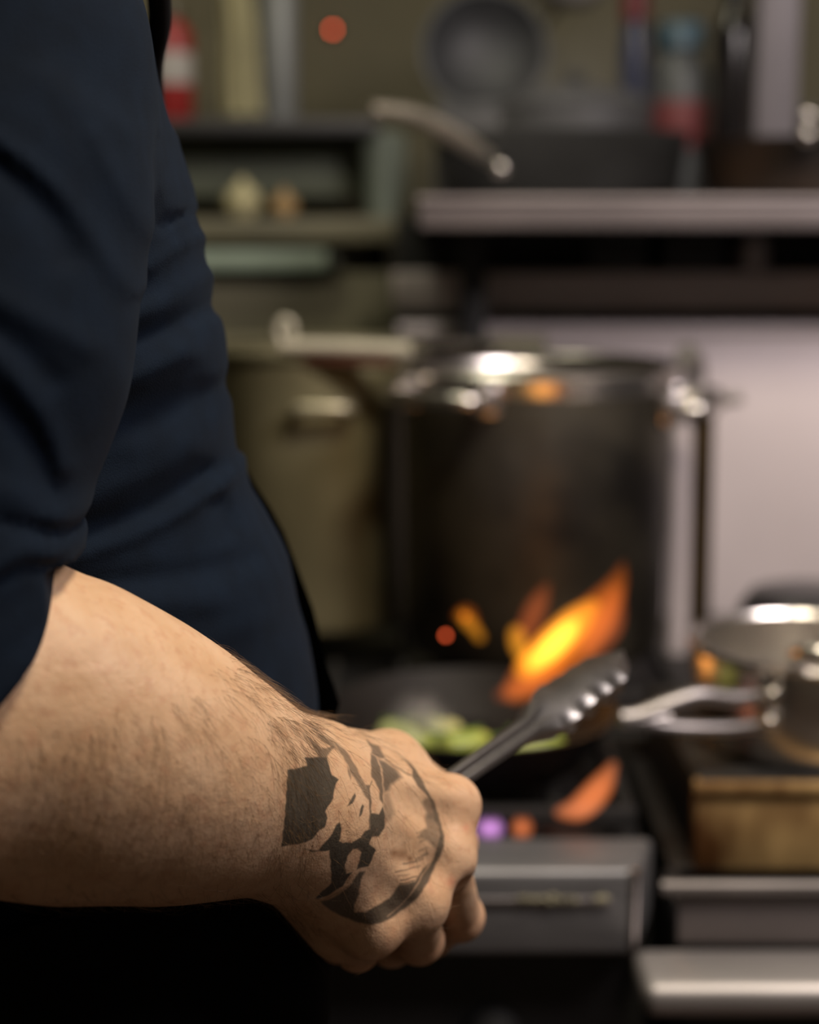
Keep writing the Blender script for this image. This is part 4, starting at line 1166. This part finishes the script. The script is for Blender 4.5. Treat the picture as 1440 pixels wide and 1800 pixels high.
def f_shirt(p):
    t = torso(p)
    t = np.maximum(t, -(p[:, 2] - .93))
    s = smin(chain(p, SLV, .02), f_arm(p) - .0055, .012) - folds(p, 0)
    c2_ = np.minimum((p - PL2) @ PN2, ZC2 - p[:, 2])
    cut = -smin(-((p - PLP.astype(np.float32)) @ PLN.astype(np.float32)), -c2_, .012)
    s = np.maximum(s, cut)
    t = t - folds(p, 1)
    ls_ = np.maximum(chain(p, LARM[:2], .02) - .014, 1.17 - p[:, 2])
    sh = cone(p, SHO[0] + np.array([.0, .0, -.01], np.float32), LSH[0], .066, .066)
    t = smin(t, sh, .05)
    f = smin(t, s, .010); f = smin(f, ls_, .02)
    # thin seam where the sleeve is set in
    return f - .0010 * np.sin(p[:, 0] * 31 + p[:, 2] * 47 + 2 * np.sin(p[:, 2] * 21)) * np.sin(p[:, 2] * 37 - p[:, 0] * 23)


xs = axis((-.60, -.30, .012), (-.30, -.02, .0028), (-.02, .04, .008))
ys = axis((.45, .50, .008), (.50, .84, .0028), (.84, 1.20, .012))
zs = axis((.92, 1.04, .010), (1.04, 1.45, .0028), (1.45, 1.62, .010))
V, Q = surface_net(f_shirt, xs, ys, zs, B=24)
V = project(f_shirt, V, 1)
CLOTH = mat('navy_jersey', (0.0034, 0.0082, 0.0185), 0.9, 0, 0.25, 60, bump=0.25, bscale=1400, spec=0.12)
CLOTH.node_tree.nodes['Principled BSDF'].inputs['Sheen Weight'].default_value = 0.03
CLOTH.node_tree.nodes['Principled BSDF'].inputs['Sheen Tint'].default_value = (.25, .35, .5, 1)
shirt = link('shirt', mesh_from('shirt', V, Q), person, CLOTH)
shirt['label'] = 'dark navy short sleeved jersey shirt'
# lint caught on the shirt
bm = bmesh.new()

# ---- apron
BLK = mat('black_cotton', (0.006, 0.006, 0.0065), 0.85, 0, 0.3, 80, bump=0.2, bscale=900, spec=0.2)


def torso_pt(t, z, off):
    cx, a, b_ = torso_axes(z); a += off; b_ += off
    ct, st = math.cos(t), math.sin(t)
    k_ = (abs(ct) ** 2.25 + abs(st) ** 2.25) ** (-1 / 2.25)
    u = a * ct * k_; v = b_ * st * k_
    return (cx + u * CP - v * SP_, CY + u * SP_ + v * CP, z)


bm = bmesh.new(); rows = []
NZ, NT = 70, 48
for i in range(NZ):
    z = .45 + (1.34 - .45) * i / (NZ - 1)
    if z < 1.05: half = R(112)
    elif z < 1.10: half = R(112) + (R(20) - R(112)) * (z - 1.05) / .05
    else: half = R(20) - R(11) * min(1, (z - 1.10) / .10)
    zz = max(z, TZ[0] + .01)
    row = []
    for j in range(NT):
        t = -half + 2 * half * j / (NT - 1)
        ext = max(0, .80 - z) * .10
        x, y, _ = torso_pt(t, zz, .0115 + ext + .003 * math.sin(t * 9 + z * 4) * min(1, max(0, (1.1 - z) * 4)))
        row.append(bm.verts.new((x, y, z)))
    rows.append(row)
for a, b_ in zip(rows, rows[1:]):
    for j in range(NT - 1): bm.faces.new((a[j], a[j + 1], b_[j + 1], b_[j]))
bmesh.ops.solidify(bm, geom=bm.faces[:], thickness=0.002)
ap = obj('apron', bm, BLK, person)
ap['label'] = 'black apron worn over the navy shirt'
# neck strap of the apron
sp_ = [torso_pt(R(-8), 1.335, .008), torso_pt(R(-10), 1.37, .008), torso_pt(R(-16), 1.405, .009), torso_pt(R(-26), 1.430, .012), torso_pt(R(-40), 1.46, .014), torso_pt(R(-70), 1.50, .012)]
bm = tube(spline(sp_, 6), 0.0055, 10, 1.0)
obj('neck_strap', bm, BLK, ap)

# ---- trousers, shoes
xs = axis((-.62, .06, .012)); ys = axis((.60, 1.10, .012)); zs = axis((.05, 1.02, .014))
f_tr = lambda p: np.maximum(smin(f_legs(p, .004), np.maximum(torso(p, -.006), p[:, 2] - 1.0), .04), np.maximum(p[:, 2] - 1.0, .075 - p[:, 2]))
V, Q = surface_net(f_tr, xs, ys, zs)
link('trousers', mesh_from('trousers', V, Q), person, BLK)
for s in (-1, 1):
    hh_ = np.array([TC[5], CY, 0.0]) + SD * .105 * s - FW * .005
    a0 = hh_ - FW * .05; a1 = hh_ + FW * .19
    f_sh = lambda p, a0=a0, a1=a1, hh_=hh_: np.maximum(smin(cone(p, a0 + UPV * .035, a1 + UPV * .025, .045, .038), cone(p, hh_ + UPV * .05, hh_ + UPV * .10, .05, .046), .03), .004 - p[:, 2])
    xs = axis((hh_[0] - .25, hh_[0] + .30, .008)); ys = axis((hh_[1] - .22, hh_[1] + .28, .008)); zs = axis((-.02, .17, .008))
    V, Q = surface_net(f_sh, xs, ys, zs)
    V[:, 2] = np.maximum(V[:, 2], 0.0)
    link('shoe', mesh_from('shoe', V, Q), person, BLK)

# ---- head details (above the frame)
for s in (-1, 1):
    e = HD + FW * .076 + SD * .033 * s + UPV * .003
    bm = bmesh.new(); bmesh.ops.create_uvsphere(bm, u_segments=20, v_segments=14, radius=.0125); bmesh.ops.translate(bm, verts=bm.verts, vec=e.tolist())
    ey = obj('eye', bm, mat('eye_white', (.7, .68, .65), .2), person)
    obj('iris', lathe([(0, 0), (.0055, 0), (.0055, .001), (0, .0015)], Vector((e + FW * .0118).tolist()), 20, Vector(FW.tolist()).to_track_quat('Z', 'Y').to_matrix()), mat('iris_brown', (.05, .025, .01), .2), ey)
f_hair = lambda p: np.maximum(f_head(p) - .009, -((p - HD) @ UPV - .025 - .60 * ((p - HD) @ FW)))
xs = axis((HD[0] - .15, HD[0] + .15, .007)); ys = axis((HD[1] - .15, HD[1] + .15, .007)); zs = axis((1.52, 1.80, .007))
V, Q = surface_net(f_hair, xs, ys, zs)
link('hair', mesh_from('hair', V, Q), person, mat('brown_hair', (.06, .035, .02), .7, 0, .5, 200, bump=.5, bscale=500))

# ---- hair on the forearm and wrist: thin tapered strands lying along the arm
HAIRM = mat('arm_hair', (0.26, 0.15, 0.065), 0.4, 0, 0.5, 300, color2=(.05, .025, .011))
A0 = np.array(ARM_MAIN[1][0]); A1_ = np.array(WR[0]); AX_ = (A1_ - A0) / np.linalg.norm(A1_ - A0)
cand = np.nonzero(sel & (co[:, 0] < .02))[0]
cuv = uv[cand]
nrm = nn[cand]
dens = np.where(cuv[:, 0] < 560, 1.0, np.where(cuv[:, 0] < 800, .12, 0))
dens *= np.clip((cuv[:, 0] + 60) / 260, .25, 1) * np.where(cuv[:, 1] > 1500, .45, 1) * np.where((cuv[:, 1] < 1290), 1.3, 1)
dens *= 1 + 1.8 * np.clip(nrm[:, 2] * 1.3 - .35, 0, 1) * (nrm @ HV > -.55)
dens *= np.where(((co[cand] - PLP) @ PLN) > .0, 1, 0) * np.where(co[cand][:, 1] < .73, 1, .3)
# thin out where the mesh is fine
dens *= np.where(on[cand], .12, np.where(co[cand][:, 0] > -.078, .36, 1.0))
dens /= dens.sum()
pick = cand[rng.choice(len(cand), 5200, p=dens)]
HV_, HF_ = [], []
SEG = 5
for r0, nv in zip(co[pick], nn[pick]):
    L = .008 + .009 * rng.random()
    down = np.array([0, 0, -1.0]) + .55 * AX_ * (1 if rng.random() > .1 else -.4) + rng.normal(0, .33, 3)
    tdir = down - nv * (down @ nv); tdir /= max(np.linalg.norm(tdir), 1e-6)
    lift = .28 + .22 * rng.random()
    side = np.cross(nv, tdir)
    bend = rng.normal(0, .35)
    w0 = .000045 + .00003 * rng.random()
    base_i = len(HV_)
    for s in range(SEG):
        t = s / (SEG - 1)
        c_ = r0 + tdir * L * t + nv * (L * lift * (t - .62 * t * t)) + side * bend * L * t * t
        ww = w0 * (1 - .75 * t)
        for k_ in range(3):
            an = 2.094 * k_
            HV_.append(c_ + side * ww * math.cos(an) + nv * ww * math.sin(an))
    for s in range(SEG - 1):
        for k_ in range(3):
            a = base_i + s * 3 + k_; b_ = base_i + s * 3 + (k_ + 1) % 3
            HF_.append((a, b_, b_ + 3, a + 3))
hm = bpy.data.meshes.new('arm_hair'); hm.from_pydata([tuple(v) for v in HV_], [], HF_); hm.update()
ah = link('arm_hair', hm, person, HAIRM); ah['kind'] = 'stuff'; ah['label'] = 'fine brown hair on the forearm'

# ================================================================== the tongs
TA_ = Vector(P(640, 1484, .748)); TB_ = Vector(P(800, 1370, .776)); TT = Vector(P(1088, 1166, .925))
axT = (TT - TB_).normalized()
tongs = thing('tongs', 'steel kitchen tongs with a scalloped head held in the tattooed fist', 'tongs', tuple(TA_))
vw = ((TB_ + TT) / 2 - CAM).normalized()
sdT = axT.cross(vw).normalized()          # across the arm, in the picture plane: points down to the right
if sdT.z > 0: sdT = -sdT
dpT = sdT.cross(axT).normalized()         # away from the camera
if dpT.dot(vw) < 0: dpT = -dpT
TONG = mat('tongs_steel', (0.47, 0.45, 0.44), 0.38, 1.0, 0.15, 60)
LT = (TT - TA_).length
base0 = TT - axT * LT


def arm(sign, openq, label):
    """One arm: a channel-section strip that widens into a cupped head with a scalloped rim."""
    bm = bmesh.new(); rows = []
    n = 150; m_ = 19
    for i in range(n):
        f = i / (n - 1); L = f * LT
        hd = max(0.0, (L - (LT - .112)) / .112)            # 0..1 along the head
        sh_ = min(1, hd / .28); sh_ = sh_ * sh_ * (3 - 2 * sh_)
        hw = .0052 + .0015 * f + (.0136 - .0067) * sh_
        if hd > .72: hw *= math.sqrt(max(0.02, 1 - ((hd - .72) / .28) ** 2.4))
        row = []; rl = R(32) * min(1, hd / .5)
        for j in range(m_):
            s = j / (m_ - 1) * 2 - 1
            # channel: rolled edges with a groove along the middle ; head: shallow cup with scallops at the rim
            ch_d = .0028 * (1 - abs(s) ** 3) - .0022 * math.exp(-(s / .35) ** 2)
            cup = -.0050 * (1 - s * s) * min(1, hd * 1.6)
            scal = (.0014 * (1 if s > 0 else .25) * math.cos(hd * 2 * math.pi * 6.0) * max(0, abs(s) - .45) / .55) if hd > .2 and hd < .97 else 0
            d = ch_d * (1 - sh_) * -1 + cup * sh_
            ww = hw * s * (1 + (scal / max(hw, .002)) * .55)
            sp = openq * (.010 * (1 - f) * 0 + .011 * math.sin(math.pi * min(1, f * 1.02)) * .35 * (1 - f) + .0036)
            sd_, dp_ = sdT * math.cos(rl) - dpT * math.sin(rl), dpT * math.cos(rl) + sdT * math.sin(rl)
            pnt = base0 + axT * L + sd_ * ww + dp_ * (sign * (sp - d) + scal * .9 * sign)
            row.append(bm.verts.new(pnt))
        rows.append(row)
    for a, b_ in zip(rows, rows[1:]):
        for j in range(m_ - 1): bm.faces.new((a[j], a[j + 1], b_[j + 1], b_[j]))
    bmesh.ops.solidify(bm, geom=bm.faces[:], thickness=0.0009)
    return obj('arm', bm, TONG, tongs)


arm(-1, 1.0, 'near arm'); arm(1, 1.0, 'far arm')
obj('hinge_pin', tube([base0 + axT * .006 - dpT * .007, base0 + axT * .006 + dpT * .007], .0028, 14, up=(0.3, 0.2, 1)), TONG, tongs)
obj('pull_ring', tube([base0 - axT * .012 + sdT * .006 * math.cos(a) - axT * .008 * math.sin(a) for a in np.linspace(0, 2 * math.pi, 25)], .0011, 8, up=tuple(dpT)), TONG, tongs)
